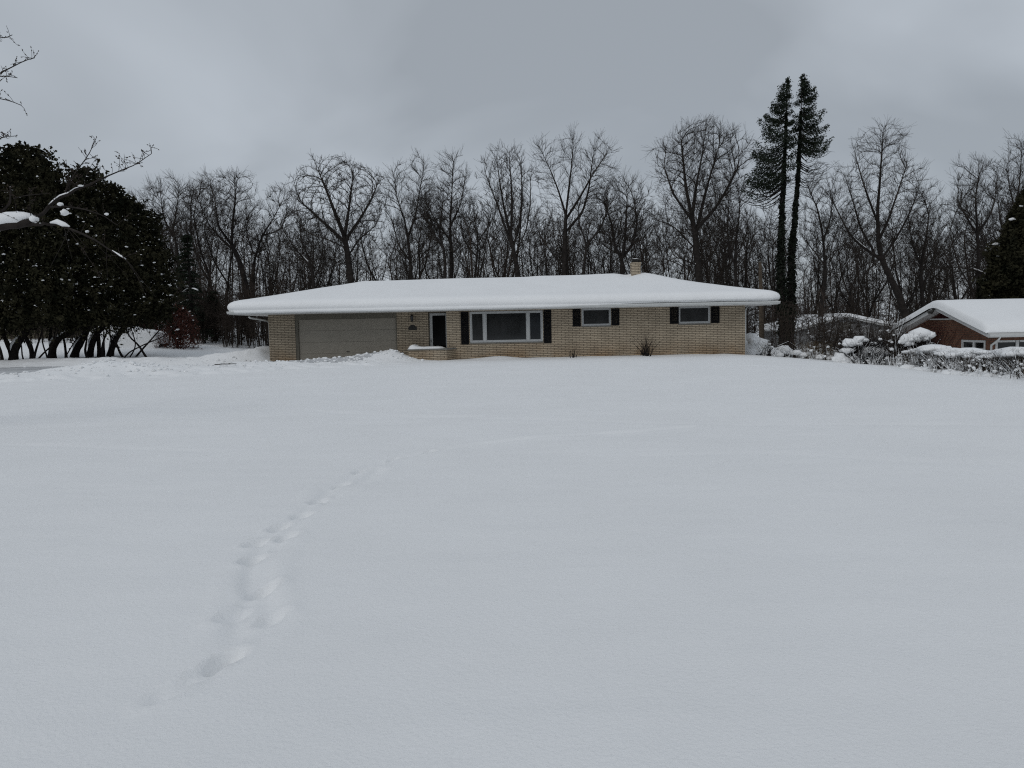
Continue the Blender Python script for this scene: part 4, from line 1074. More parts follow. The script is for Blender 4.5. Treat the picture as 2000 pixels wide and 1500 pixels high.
bare_tree('narrow broom-shaped bare tree with many upright stems behind the roof', 57,
    [(1013, 560), (1010, 525), (1003, 490), (998, 465)],
    [[(1003, 490), (985, 440), (968, 390), (950, 345)], [(998, 465), (985, 410, 1), (975, 350, 1), (970, 310, 1)], [(998, 465), (1000, 400, -1), (998, 350, -1), (994, 300, -1)], [(1002, 485), (1016, 430), (1020, 380), (1018, 320)], [(1005, 500), (1028, 450, 1), (1036, 400, 1), (1036, 350, 1)], [(1010, 530), (985, 490, -1), (960, 460, -1), (940, 440, -2)]],
    [(990, 293, 470, 58, 'vase', 1.0)], .33, n=1900, mom=.9, up=.30, seed=20, tw_len=.7, tw_up=.8)
bare_tree('tall open vase-shaped bare tree at the centre of the roof line', 57,
    [(1101, 560), (1102, 520), (1103, 465), (1105, 420)],
    [[(1105, 420), (1090, 370), (1070, 320), (1052, 285)], [(1105, 420), (1112, 360, 1), (1118, 310, 1), (1120, 270, 1)], [(1104, 430), (1130, 390, -1), (1158, 340, -1), (1185, 300, -1)], [(1103, 455), (1138, 415, 1), (1150, 370, 1), (1160, 290, 1)], [(1102, 525), (1075, 490), (1052, 455), (1045, 430)], [(1102, 510), (1082, 470, -1), (1080, 420, -1)]],
    [(1065, 270, 400, 28, 'oval', .3), (1120, 262, 400, 34, 'oval', .4), (1172, 270, 410, 36, 'oval', .5), (1060, 400, 490, 35, 'oval', .2)], .34, n=1900, mom=.8, up=.2, seed=21)
bare_tree('bare tree with a bent snow-dusted trunk right of the centre vase-shaped tree', 56,
    [(1138, 560), (1140, 525), (1146, 480), (1142, 465), (1132, 440)],
    [[(1146, 480), (1165, 455), (1182, 430), (1185, 400)], [(1132, 440), (1128, 405), (1140, 380)]],
    [(1175, 370, 470, 42, 'oval', .7), (1135, 380, 460, 28, 'oval', .4)], .22, n=900, seed=22, snow=.25)
bare_tree('wide low-forked bare tree left of the chimney', 57,
    [(1216, 560), (1216, 530), (1214, 505)],
    [[(1214, 505), (1200, 480), (1196, 440), (1185, 410)], [(1214, 505), (1235, 480), (1245, 440), (1240, 400)], [(1214, 500), (1180, 480, 1), (1160, 465, 1)], [(1216, 505), (1222, 450, -1), (1225, 390, -1)], [(1216, 515), (1250, 500, 1), (1275, 480, 1)]],
    [(1215, 345, 490, 58, 'dome', 1.0)], .30, n=1500, seed=23)
bare_tree('large spreading bare tree with snow on its low limbs right of the chimney', 54,
    [(1368, 575), (1365, 540), (1361, 500), (1358, 460), (1352, 425)],
    [[(1358, 460), (1372, 400), (1385, 350), (1400, 300)], [(1352, 425), (1340, 370), (1335, 320), (1330, 270)], [(1352, 425), (1360, 360, 2), (1372, 300, 2), (1378, 250, 2)], [(1358, 450), (1395, 410, -1), (1420, 370, -1), (1440, 330, -1)], [(1361, 490), (1330, 455, 1), (1305, 435, 1), (1280, 430, 1)], [(1364, 520), (1320, 500, -1), (1300, 515, -1), (1268, 522, -2)], [(1365, 535), (1335, 522, 1), (1310, 508, 1), (1270, 505, 2)], [(1352, 430), (1315, 380, -1), (1298, 330, -1)]],
    [(1370, 240, 420, 96, 'dome', 1.0), (1300, 400, 500, 40, 'oval', .15)], .40, n=2500, seed=24, snow=.25, tw_up=.5)
bare_tree('double slim bare tree between the spreading tree and the tall spruces', 55,
    [(1438, 590), (1437, 540), (1436, 500), (1440, 450)],
    [[(1436, 520), (1425, 490), (1420, 450), (1424, 400)], [(1440, 450), (1446, 400), (1440, 360)], [(1436, 500), (1455, 470), (1462, 430)]],
    [(1438, 345, 500, 34, 'oval', 1.0)], .20, n=900, seed=25)
bare_tree('bare tree with a pale snow streak on its trunk right of the tall spruces', 53,
    [(1604, 620), (1607, 580), (1613, 540), (1610, 490), (1606, 455)],
    [[(1606, 455), (1598, 410), (1580, 370), (1572, 345)], [(1608, 470), (1622, 430), (1626, 390)], [(1612, 520), (1590, 490), (1572, 470)], [(1612, 510), (1640, 480), (1655, 450)]],
    [(1600, 335, 490, 45, 'oval', 1.0)], .26, n=1100, seed=26, snow=.3)
bare_tree('large bare tree with a sharply leaning trunk above the grey garage', 52,
    [(1772, 625), (1757, 580), (1738, 540), (1720, 502), (1716, 470)],
    [[(1716, 470), (1714, 410), (1719, 350), (1722, 300), (1726, 250)], [(1724, 508), (1690, 487), (1660, 460), (1640, 420), (1622, 385)], [(1708, 492), (1680, 445, 1), (1668, 400, 1), (1652, 350, 1)], [(1716, 470), (1735, 430, -1), (1752, 380, -1), (1768, 330, -1)], [(1722, 505), (1748, 470, 1), (1775, 420, 1), (1795, 370, 1)], [(1736, 535), (1745, 470, 2), (1740, 420, 2)], [(1716, 440), (1690, 370, -1), (1675, 320, -1), (1665, 280, -1)], [(1690, 487), (1650, 500), (1630, 508)]],
    [(1722, 245, 400, 60, 'dome', .5), (1640, 330, 450, 30, 'oval', .25), (1770, 320, 470, 50, 'oval', .4), (1700, 380, 500, 70, 'oval', .3)], .36, n=2300, seed=27, snow=.3, mom=.7)
bare_tree('bare tree with twin trunks behind the brick house roof peak', 54,
    [(1806, 620), (1800, 570), (1798, 520), (1808, 470)],
    [[(1800, 560), (1822, 520), (1830, 470)], [(1798, 520), (1780, 470), (1775, 430)], [(1808, 470), (1815, 420), (1805, 390)]],
    [(1805, 375, 530, 48, 'oval', 1.0)], .24, n=1100, seed=28, bark='bark_dark')
bare_tree('bare tree with upswept limbs over the brick house roof', 52,
    [(1915, 600), (1912, 540), (1910, 470), (1908, 440)],
    [[(1910, 460), (1885, 420), (1870, 390)], [(1908, 440), (1905, 390), (1912, 340)], [(1910, 455), (1935, 420), (1948, 370)], [(1912, 500), (1880, 480), (1860, 455)]],
    [(1905, 318, 460, 50, 'fan', 1.0)], .28, n=1400, seed=29, mom=.8, up=.25, tw_up=.6, bark='bark_dark')
bare_tree('tall bare tree at the far right edge beside the dark evergreen', 55,
    [(1985, 600), (1988, 520), (1984, 450), (1980, 400)],
    [[(1980, 400), (1970, 360), (1968, 320)], [(1984, 440), (2008, 390), (2015, 320)], [(1984, 420), (1992, 350), (1996, 290)]],
    [(1990, 275, 430, 45, 'oval', 1.0)], .28, n=1200, seed=30)
bare_tree('broken bare tree with thick snow-laden limbs above the brick house roof', 47,
    [(1952, 600), (1945, 570), (1938, 548)],
    [[(1938, 548), (1915, 530), (1880, 522), (1845, 522), (1815, 524)], [(1938, 548), (1930, 510), (1915, 480), (1895, 466)], [(1940, 555), (1955, 530), (1975, 515)], [(1900, 527), (1875, 535), (1862, 542)]],
    [(1900, 470, 560, 60, 'oval', 1.0)], .26, n=260, seed=31, snow=.95, twigs=1)

# ------------------------------------------------------------------ slimmer trees of the back rows
protos = []
for k in range(9):
    rng = np.random.default_rng(200 + k)
    h = rng.uniform(10.5, 14.5); lean = rng.normal(0, .8, 2)
    tr = [np.array((0, 0, -.2)), np.array((lean[0] * .1, lean[1] * .1, h * .2)), np.array((lean[0] * .5, lean[1] * .5, h * .42)), np.array((lean[0], lean[1], h * .6))]
    lb = []
    for j in range(rng.integers(2, 5)):
        a = rng.random() * 6.28; f = rng.uniform(.3, .95); b = tr[2] * f + tr[1] * (1 - f); L = rng.uniform(1.5, 2.8)
        lb.append([b, b + np.array((math.cos(a) * L * .5, math.sin(a) * L * .5, L * .8)), b + np.array((math.cos(a) * L * .8, math.sin(a) * L * .8, L * 1.9))])
    wv = rng.uniform(2.0, 3.2)
    at = crown_points(rng, 1000, lean[0] * .9, lean[1] * .9, h * .22, h, wv, ['oval', 'vase', 'fan', 'oval'][k % 4], clumps=14)
    pos, par = colonize(rng, [tr] + lb, at, step=.36, kill=.5)
    pos, par, r = finish(rng, pos, par, rng.uniform(.10, .17), .0092, 2, .9, .5)
    t = thing('slim_tree', 'slim bare tree in the back rows of the woods behind the houses', 'tree', (0, 0, 0), 'slim bare trees of the back woods')
    r = np.where(r >= .05, r * (1 + .4 * np.exp(-np.maximum(pos[:, 2], 0) / .4)), r)
    tree_mesh(t, pos, par, r, rng, .045, .08, ['bark', 'bark_dark', 'bark_warm'][k % 3], 'twig'); protos.append((t, h))
random.seed(21)
used = set(); spots = []
for row, (dd, cnt) in enumerate(((61, 22), (68, 26), (77, 28))):
    for i in range(cnt):
        px = 250 + (2060 - 250) * (i + .5 + random.uniform(-.35, .35)) / cnt
        spots.append((px, dd + random.uniform(-3, 3)))
def skyline(px):
    return np.interp(px, [250, 330, 450, 540, 580, 660, 740, 800, 900, 990, 1120, 1200, 1240, 1370, 1470, 1530, 1600, 1720, 1790, 1830, 1900, 1990, 2060], [380, 365, 360, 410, 400, 390, 400, 380, 370, 370, 360, 390, 380, 345, 370, 400, 400, 370, 400, 410, 380, 330, 330])
for i, (px, dd) in enumerate(spots):
    k = random.randrange(len(protos)); t, h0 = protos[k]
    c = t if k not in used else copy_tree(t); used.add(k)
    x = float(P(px, 600, dd)[0]); g = gz(x, dd)
    top = float(P(px, skyline(px) + random.uniform(-5, 75), dd)[2]); s = max(.45, (top - g) / h0)
    c.location = (x, dd, g); c.rotation_euler = (0, 0, random.random() * 6.28); c.scale = (min(s, 1.1) * .95, min(s, 1.1) * .95, s)
for k in range(len(protos)):
    if k not in used: protos[k][0].location = (float(P(600 + 100 * k, 600, 66)[0]), 66, 0)

# ------------------------------------------------------------------ the far woods and the undergrowth, one mass each
def sap_proto(rng, h, w, n, tips, rb, base=0.0, stems=1):
    sk = []
    for j in range(stems):
        a = rng.random() * 6.28; q = .35 * (stems > 1)
        sk.append([np.array((q * math.cos(a) * .3 * j / max(1, stems), q * math.sin(a) * .3 * j / max(1, stems), -.2)), np.array((math.cos(a) * w * .12, math.sin(a) * w * .12, h * .3)), np.array((math.cos(a) * w * .3, math.sin(a) * w * .3, h * .7))])
    at = crown_points(rng, n, 0, 0, h * base, h, w, 'vase', clumps=8)
    pos, par = colonize(rng, sk, at, step=h * .055, kill=h * .06, mom=.8, up=.3, infl=h)
    pos, par, r = finish(rng, pos, par, rb, tips, 1, h * .07, .5)
    return pos, par, r
def mass(name, protos_, places, mat, seed):
    rng = np.random.default_rng(seed); VV, QQ, nv = [], [], 0
    built = []
    for (pos, par, r) in protos_:
        valid = np.nonzero(par != -1)[0]; built.append(tube_arrays(pos, par, r, valid, 3))
    for (x, y, z, s, sx) in places:
        V, Q = built[rng.integers(len(built))]; a = rng.random() * 6.28; c_, s_ = math.cos(a), math.sin(a)
        W = np.stack([(V[:, 0] * c_ - V[:, 1] * s_) * sx + x, (V[:, 0] * s_ + V[:, 1] * c_) * sx + y, V[:, 2] * s + z], -1).astype(np.float32)
        VV.append(W); QQ.append(Q + nv); nv += len(W)
    o = mesh_np(name, np.concatenate(VV), np.concatenate(QQ), mat, smooth=False); return tag(o, kind='stuff')
rng = np.random.default_rng(5)
far = [sap_proto(rng, 12, 2.4, 300, .013, .10, .12) for _ in range(7)]
pl = []
for i in range(300):
    px = rng.uniform(150, 2250); y = rng.uniform(84, 135); x = float(P(px, 600, y)[0]); g = gz(x, min(y, 110))
    top = float(P(px, skyline(np.clip(px, 250, 2060)) + rng.uniform(35, 130), y)[2]); s = max(.4, (top - g) / 12)
    pl.append((x, y, g, s, min(1.1, s)))
mass('far_woods', far, pl, M['brush'], 6)
bru = [sap_proto(rng, 4.0, 1.0, 120, .009, .025, .08, 3) for _ in range(6)]
pl = []
for i in range(850):
    px = rng.uniform(255, 2150); y = rng.uniform(56, 92); x = float(P(px, 600, y)[0])
    g = gz(x, y); s = rng.uniform(.55, 1.35) * (1.15 if (px < 560 or px > 1480) else 1.0)
    pl.append((x, y, g, s, rng.uniform(.8, 1.3)))
for i in range(45):
    px = rng.uniform(1500, 1790); y = rng.uniform(37, 50); x = float(P(px, 600, y)[0]); pl.append((x, y, gz(x, y), rng.uniform(.35, .95), rng.uniform(.8, 1.2)))
for (u0, u1, v0, v1, c_, s0, s1) in ((0, 330, 52, 58, 60, .4, .8), (380, 535, 51, 60, 90, .45, 1.0)):
    for i in range(c_):
        px = rng.uniform(u0, u1); y = rng.uniform(v0, v1); x = float(P(px, 600, y)[0]); pl.append((x, y, gz(x, y), rng.uniform(s0, s1), rng.uniform(.9, 1.3)))
mass('undergrowth', bru, pl, M['brush'], 7)

# ------------------------------------------------------------------ foliage helpers
def leaves(name, C, size, mat, parent, rng, droop=0.0, aspect=.5, dirs=None):
    """many small leaf-sized diamonds centred on C"""
    n = len(C); d = rng.normal(0, 1, (n, 3)) if dirs is None else dirs + rng.normal(0, .45, (n, 3))
    d[:, 2] -= droop; d /= np.linalg.norm(d, axis=1)[:, None] + 1e-9
    u = np.cross(d, rng.normal(0, 1, (n, 3))); u /= np.linalg.norm(u, axis=1)[:, None] + 1e-9
    L = size * rng.uniform(.55, 1.3, (n, 1)); W = L * aspect
    V = np.stack([C - d * L * .5, C + u * W * .5, C + d * L * .5, C - u * W * .5], 1).reshape(-1, 3)
    Q = np.arange(4 * n).reshape(n, 4)
    return mesh_np(name, V, Q, mat, parent)
def crown_shell(rng, n, cx, cy, zb, zt, hw, prof, seed, inner=.45, rough=.28, depth=1.0):
    """points near the outside of a lumpy crown; prof(t) in 0..1 gives the relative width"""
    t = rng.random(n) ** .9; a = rng.random(n) * 2 * math.pi
    lump = 1 + rough * 2 * fbm(a * 1.6 + seed * 3.1, t * (zt - zb) * .55 + seed, 3, seed) + rough * .8 * fbm(a * 5 + seed, t * (zt - zb) * 1.6, 2, seed + 3)
    k = 1 - inner * rng.random(n) ** 1.8
    R = hw * prof(t) * lump * k
    return np.stack([cx + R * np.cos(a), cy + R * np.sin(a) * depth, zb + t * (zt - zb)], -1), k, t

# ------------------------------------------------------------------ the dark cedars on the left
def cedar(label, px, top, hw_px, d, seed, stems, bot=630, n=42000, lab_name='cedar_tree'):
    rng = np.random.default_rng(seed)
    c = P(px, 650, d); g = gz(c[0], d)
    zt, zb, hw = P(px, top, d)[2] - .2, P(px, bot, d)[2], hw_px / F * d
    root = thing(lab_name, label, 'tree', (c[0], d, g))
    prof_ = lambda t: np.clip((1 - t) ** .47 * (.82 + .18 * np.minimum(1, t / .22)) , .03, 1)
    C, k, t = crown_shell(rng, n, c[0], d, zb, zt, hw, prof_, seed, inner=.6, rough=.42)
    C[:, 2] += rng.normal(0, .12, n) + .5 * np.abs(fbm(C[:, 0] * 1.4, C[:, 1] * 1.4, 3, seed + 8)) * t * 2
    # ragged hanging skirt
    C[:, 2] -= (t < .12) * rng.random(n) ** 3 * (.35 + 1.3 * np.abs(fbm(C[:, 0] * 1.8, C[:, 1] * 1.8, 2, seed + 4)) * 2)
    loc = np.array(root.location)
    # boughs: ragged sprays pushed out of the shell
    ns = int(n / 60); B, _, tb = crown_shell(rng, ns, c[0], d, zb + .2, zt, hw, prof_, seed, inner=.35, rough=.42)
    ax = np.stack([B[:, 0] - c[0], B[:, 1] - d, np.zeros(ns)], -1); ax /= np.linalg.norm(ax, axis=1)[:, None] + 1e-6
    ax = ax + np.stack([rng.normal(0, .35, ns), rng.normal(0, .35, ns), np.where(tb < .3, -.35, .55) + rng.normal(0, .3, ns)], -1); ax /= np.linalg.norm(ax, axis=1)[:, None]
    Lb = rng.uniform(.35, 1.0, ns) * (.6 + .6 * rng.random(ns)); per = 24; f = rng.random((ns, per)) ** .8
    SP = B[:, None] + ax[:, None] * (f * Lb[:, None])[..., None] + rng.normal(0, 1, (ns, per, 3)) * ((1.05 - f) * .16)[..., None]
    C = np.concatenate([C, SP.reshape(-1, 3)])
    cr_ = leaves('crown', C - loc, .19, M['cedar'], root, rng, droop=.35, aspect=.55)
    # snow caught in the foliage
    NS = 900
    Cs, ks, ts_ = crown_shell(rng, NS, c[0], d, zb + .4, zt - 1.0, hw * 1.0, prof_, seed, inner=.05, rough=.42)
    keep = (Cs[:, 1] < d + .3 * hw) & (rng.random(NS) < .25 + .75 * (vnoise(Cs[:, 0] * .7, Cs[:, 2] * .7, seed) > .5)) & (ts_ < .8)
    Cs = Cs[keep]; rr = .016 + .085 * rng.random(len(Cs)) ** 7
    sp = blobs('snow', Cs - loc, np.stack([rr * 1.3, rr * 1.1, rr * .7], -1), M['snow'], root, jit=.22)
    # more flecks out on the tips of the boughs
    tp = SP[:, -6:].reshape(-1, 3); tp = tp[(tp[:, 1] < d) & (vnoise(tp[:, 0] * .6, tp[:, 2] * .6, seed + 2) > .42)]; tp = tp[rng.permutation(len(tp))[:230]]
    rr = .012 + .05 * rng.random(len(tp)) ** 5; blobs('snow_flecks', tp - loc + (0, -.05, .03), np.stack([rr * 1.4, rr * 1.1, rr * .7], -1), M['snow'], root, jit=.25)
    # thin tangled stems among the trunks
    mb = MB()
    for _ in range(5 if px < 260 else 0):
        bx = c[0] + rng.normal(0, hw * .4); by = d + rng.normal(0, .4); q = [np.array((bx, by, gz(bx, by) - .1))]; lean = rng.normal(.25, .5)
        for _k in range(5): q.append(q[-1] + (lean * rng.uniform(.1, .6) + rng.normal(0, .12), rng.normal(0, .12), rng.uniform(.3, .55)))
        mb.tube(resample_poly(q, .2) - loc, np.linspace(rng.uniform(.035, .075), .015, len(resample_poly(q, .2))), 6)
    if mb.n: mb.build('stems', M['bark_dark'], root, smooth=True)['kind'] = 'stuff'
    # trunks
    mb = MB(); sn_ = MB(); hs = False
    for (b, pts, r0) in stems:
        q = [np.array((P(*b, d)[0], d, gz(P(*b, d)[0], d) - .2))] + [P(p[0], p[1], d + (p[2] if len(p) > 2 else 0)) for p in pts]
        q = resample_poly(q, .25); m = len(q)
        rr = r0 * np.linspace(1.15, .55, m) * (1 + .10 * np.sin(np.arange(m) * 1.9))
        mb.tube(q - loc, rr, 9)
        dq = np.gradient(q, axis=0); sl_ = np.abs(dq[:, 2]) / np.linalg.norm(dq, axis=1)
        i0 = max(2, int(m * .18)); i1 = int(m * .62)
        if sl_[i0:i1].mean() < .88 and i1 - i0 > 3:
            w_ = np.sin(np.linspace(0.02, math.pi - .02, i1 - i0)) ** .5
            sn_.tube(q[i0:i1] - loc + np.array((-np.sign(dq[i0:i1, 0]) * rr[i0:i1] * .55, -rr[i0:i1] * .35, rr[i0:i1] * .5)).T, rr[i0:i1] * .62 * w_, 8); hs = True
    mb.build('trunk', M['bark_dark'], root, smooth=True)
    mb2 = None
    if hs: sn_.build('trunk_snow', M['snow'], root, smooth=True)
    # dead twigs in the open space below the crown
    mb = MB()
    for _ in range(110):
        a, bx = rng.random() * 6.28, rng.normal(0, hw * .45)
        p0_ = np.array((c[0] + bx, d + rng.normal(0, .5), zb + rng.uniform(-.35, .5))); L = rng.uniform(.3, 1.0)
        mb.tube([p0_ - loc, p0_ - loc + (math.cos(a) * .3 * L, math.sin(a) * .3 * L, -.5 * L), p0_ - loc + (math.cos(a) * .5 * L, math.sin(a) * .5 * L, -.9 * L)], [.014, .01, .006], 4)
    mb.build('dead_twigs', M['bark_dark'], root)['kind'] = 'stuff'
    return root
cedar('tallest dark cedar with a pointed top and snow-flecked leaning trunks', 72, 290, 104, 39.0, 41,
      [((25, 699), [(28, 680), (40, 662), (58, 640), (66, 610)], .2), ((25, 699), [(20, 680), (8, 660), (2, 630)], .13), ((63, 695), [(62, 680), (56, 668), (46, 655), (44, 620)], .12)], n=62000)
cedar('dark cedar with the second highest peak beside the tallest cedar', 188, 332, 74, 40.4, 42,
      [((101, 696), [(102, 676), (112, 660), (140, 648), (165, 632), (180, 600)], .19), ((101, 696), [(100, 670), (98, 650), (100, 620)], .12), ((129, 690), [(127, 672), (122, 650)], .07)])
cedar('rounded dark cedar with snow specks in front of the parked car', 236, 374, 84, 41.6, 43,
      [((143, 692), [(150, 678), (162, 662), (172, 640), (178, 600)], .2), ((173, 690), [(180, 668), (188, 650), (205, 636), (222, 610)], .17), ((194, 683), [(192, 660), (193, 640)], .12)], n=46000, bot=620)
cedar('lowest dark cedar at the right end of the cedar clump', 280, 412, 58, 42.4, 44,
      [((213, 687), [(220, 672), (232, 652), (246, 636), (262, 610)], .17)], n=36000, bot=616)
cedar('dark cedar cut by the left edge of the photo', -28, 300, 96, 38.2, 45,
      [((-20, 700), [(-18, 675), (-10, 650), (-12, 610)], .2), ((4, 698), [(2, 682), (-6, 668)], .08)])

# ------------------------------------------------------------------ twin spruces wrapped in ivy
def spruce(label, base, pts, side, seed, foliage_bot, reach_, d=46.0):
    rng = np.random.default_rng(seed)
    q = [P(p[0], p[1], d) for p in pts]; b = P(base[0], base[1], d); g = gz(b[0], d)
    root = thing('spruce_tree', label, 'tree', (b[0], d, g)); loc = np.array(root.location)
    q = resample_poly([np.array((b[0], d, g - .2))] + q, .5); m = len(q)
    h = q[:, 2] - g; H = h[-1]
    mb = MB(); mb.tube(q - loc, np.interp(h / H, [0, .03, .1, .5, 1], [.42, .33, .22, .10, .012]), 10); mb.build('trunk', M['bark_dark'], root, smooth=True)
    zf = P(1540, foliage_bot, d)[2]
    C, D, bm = [], [], MB()
    def at_h(z): return np.array([np.interp(z, q[:, 2], q[:, 0]), np.interp(z, q[:, 2], q[:, 1]), z])
    z = q[-1, 2] - .1; k = 0
    while z > zf - 2.4:
        t = (q[-1, 2] - z) / (q[-1, 2] - zf)
        for _ in range(3 if t < .15 else 5):
            s = side if rng.random() < .72 else -side
            a = (0 if s > 0 else math.pi) + rng.normal(0, .75)
            R = np.interp(t, reach_[0], reach_[1]) * rng.uniform(.6, 1.12) * (1.0 if math.cos(a) * side > 0 else (.34 if t < .9 else .15))
            if t > 1.0 and rng.random() < .3: continue
            u = np.array((math.cos(a), math.sin(a), 0)); st = at_h(z + rng.uniform(-.2, .2))
            rise = np.interp(t, [0, .2, .6, 1], [.55, .15, -.25, -.32])
            L = np.linspace(0, 1, 7)[:, None]
            p_ = st + u * R * L + np.array((0, 0, 1.0)) * R * (rise * L + (-.25 * np.sin(L * math.pi) * .6) + .22 * L ** 3)
            bm.tube(p_ - loc, np.linspace(.035, .008, 7) * (.6 + .15 * R), 4, cap=False)
            if t > 1.02:
                for _q in range(5):
                    f = rng.uniform(.3, 1); p0_ = st + (p_[-1] - st) * f; bm.tube([p0_ - loc, p0_ - loc + u * .35 + rng.normal(0, .2, 3)], [.010, .005], 3, cap=False)
                continue
            nn = int(60 + 165 * R); f = rng.random(nn) ** .75
            dens = np.interp(f, [0, .15, .3, 1], [.25, .6, 1, 1]); f = f[rng.random(nn) < dens]; nn = len(f)
            pc = np.stack([np.interp(f, L[:, 0], p_[:, j]) for j in range(3)], -1)
            side_ = np.cross(u, (0, 0, 1.0)); wdt = (.10 + .20 * R * (1 - f) * f * 2)[:, None]
            pc = pc + side_ * rng.normal(0, 1, (nn, 1)) * wdt + np.array((0, 0, -1.0)) * (rng.random((nn, 1)) ** 1.3) * (.08 + .34 * min(1, R / 1.5)) * (.4 + .6 * np.abs(np.sin(f * 19 + k)))[:, None] + rng.normal(0, .05, (nn, 3))
            C.append(pc); D.append(np.tile(u * .8 + np.array((0, 0, -.5)), (nn, 1)))
        z -= np.interp(t, [0, .3, 1], [.24, .36, .42]); k += 1
    bm.build('branches', M['bark_dark'], root)
    top = q[-1] - np.stack([rng.normal(0, .05, 90), rng.normal(0, .05, 90), rng.random(90) * 1.1], -1); top[:, :2] += (top[:, :2] - q[-1][:2]) * (q[-1, 2] - top[:, 2:3]) * 1.5; C.append(top); D.append(np.tile((0, 0, 1.0), (90, 1)))
    leaves('crown', np.concatenate(C) - loc, .115, M['conifer'], root, rng, aspect=.42, dirs=np.concatenate(D))
    # ivy sleeve
    zt_ = q[-1, 2] - 2.0; n = 6500; zz = g + .3 + rng.random(n) ** .9 * (zt_ - g - .3); a = rng.random(n) * 6.28
    rr = np.interp((zz - g) / H, [0, .12, .3, .6, .9], [.27, .34, .27, .12, .03]) * (.55 + 2.2 * np.abs(fbm(zz * 1.3, a * 1.2, 3, seed))) * rng.uniform(.6, 1.15, n)
    ctr = np.stack([np.interp(zz, q[:, 2], q[:, 0]), np.interp(zz, q[:, 2], q[:, 1]), zz], -1)
    keep = rng.random(n) < np.interp((zz - g) / H, [0, .1, .16, 1], [.25, .5, 1, 1])
    Cv = (ctr + np.stack([rr * np.cos(a), rr * np.sin(a), 0 * a], -1))[keep]
    leaves('ivy', Cv - loc, .16, M['ivy'], root, rng, aspect=.8, droop=.3)
    # loose ivy twigs
    mb = MB()
    for _ in range(190):
        z = g + rng.uniform(.1, .66) * H; st = at_h(z) ; a = rng.random() * 6.28; L = rng.uniform(.35, 1.15)
        u = np.array((math.cos(a), math.sin(a), rng.uniform(-.1, .5))); mb.tube([st - loc, st - loc + u * L * .6, st - loc + u * L + rng.normal(0, .15, 3)], [.012, .009, .004], 3, cap=False)
    mb.build('dead_twigs', M['bark_dark'], root)['kind'] = 'stuff'
    return root
spruce('left of two tall ivy-wrapped spruces with drooping branches on its left side', (1531, 672), [(1528, 600), (1525, 520), (1527, 420), (1533, 300), (1536, 220), (1538, 152)], -1, 51, 352, ([0, .06, .14, .28, .5, .75, .95, 1.1, 1.3], [.06, .22, .55, 1.05, 1.7, 2.3, 2.9, 2.6, 1.4]))
spruce('right of two tall ivy-wrapped spruces with dense branches on its right side', (1541, 672), [(1545, 600), (1546, 500), (1553, 420), (1560, 320), (1564, 230), (1567, 150)], 1, 52, 285, ([0, .07, .16, .34, .6, .85, 1.0, 1.2, 1.5], [.06, .2, .55, 1.0, 1.45, 1.75, 1.7, 1.9, 1.5]), d=46.6)

# ------------------------------------------------------------------ other evergreens and bushes
def bush(name, label, cat, px, top, bot, hw_px, d, seed, mat, n, size, prof_=None, snow_n=60, snow_r=.07, aspect=.55, stems=True, stem_mat='bark_dark', inner=.6):
    rng = np.random.default_rng(seed); c = P(px, bot, d); g = gz(c[0], d)
    zt = P(px, top, d)[2]; zb = max(g - .1, P(px, bot, d)[2] - .3); hw = hw_px / F * d
    root = thing(name, label, cat, (c[0], d, g)); loc = np.array(root.location)
    prof_ = prof_ or (lambda t: np.sqrt(np.clip(1 - (1.25 * t - .25) ** 2, .02, 1)))
    C, k, t = crown_shell(rng, n, c[0], d, zb, zt, hw, prof_, seed, inner=inner, rough=.45)
    C += rng.normal(0, .06, C.shape)
    leaves('foliage', C - loc, size, M[mat], root, rng, aspect=aspect)
    if snow_n:
        Cs, _, ts_ = crown_shell(rng, snow_n, c[0], d, zb + .2, zt, hw, prof_, seed, inner=.05, rough=.25); Cs = Cs[Cs[:, 1] < d + .3]
        rr = .02 + snow_r * rng.random(len(Cs)) ** 2.5
        blobs('snow', Cs - loc, np.stack([rr * 1.7, rr * 1.2, rr * .7], -1), M['snow'], root, jit=.22)
    mb = MB()
    for _ in range(9):
        a = rng.random() * 6.28; q = np.array((math.cos(a), math.sin(a), 0)) * hw
        mb.tube([(0, 0, -.1) + q * .1, q * .35 + (0, 0, (zt - g) * .4), q * .6 + (0, 0, (zt - g) * .75)], [.04, .03, .012], 5)
    mb.build('stems', M[stem_mat], root)
    return root
bush('russet_bush', 'round bush holding rusty red dead leaves beside the cedars', 'bush', 350, 598, 674, 36, 48.5, 61, 'russet', 9500, .10, snow_n=50, snow_r=.045, inner=.95)
bush('dark_red_bush', 'low dark red bush behind the snow-buried car', 'bush', 284, 624, 662, 30, 54.0, 62, 'vine', 6000, .13, snow_n=10)
bush('evergreen_tree', 'dark evergreen tree cut by the right edge above the brick house roof', 'tree', 2018, 352, 600, 92, 43.5, 63, 'cedar', 52000, .24, prof_=lambda t: np.clip((1 - t) ** .6 * (.8 + .2 * np.minimum(1, t / .2)), .04, 1), snow_n=90, snow_r=.12)
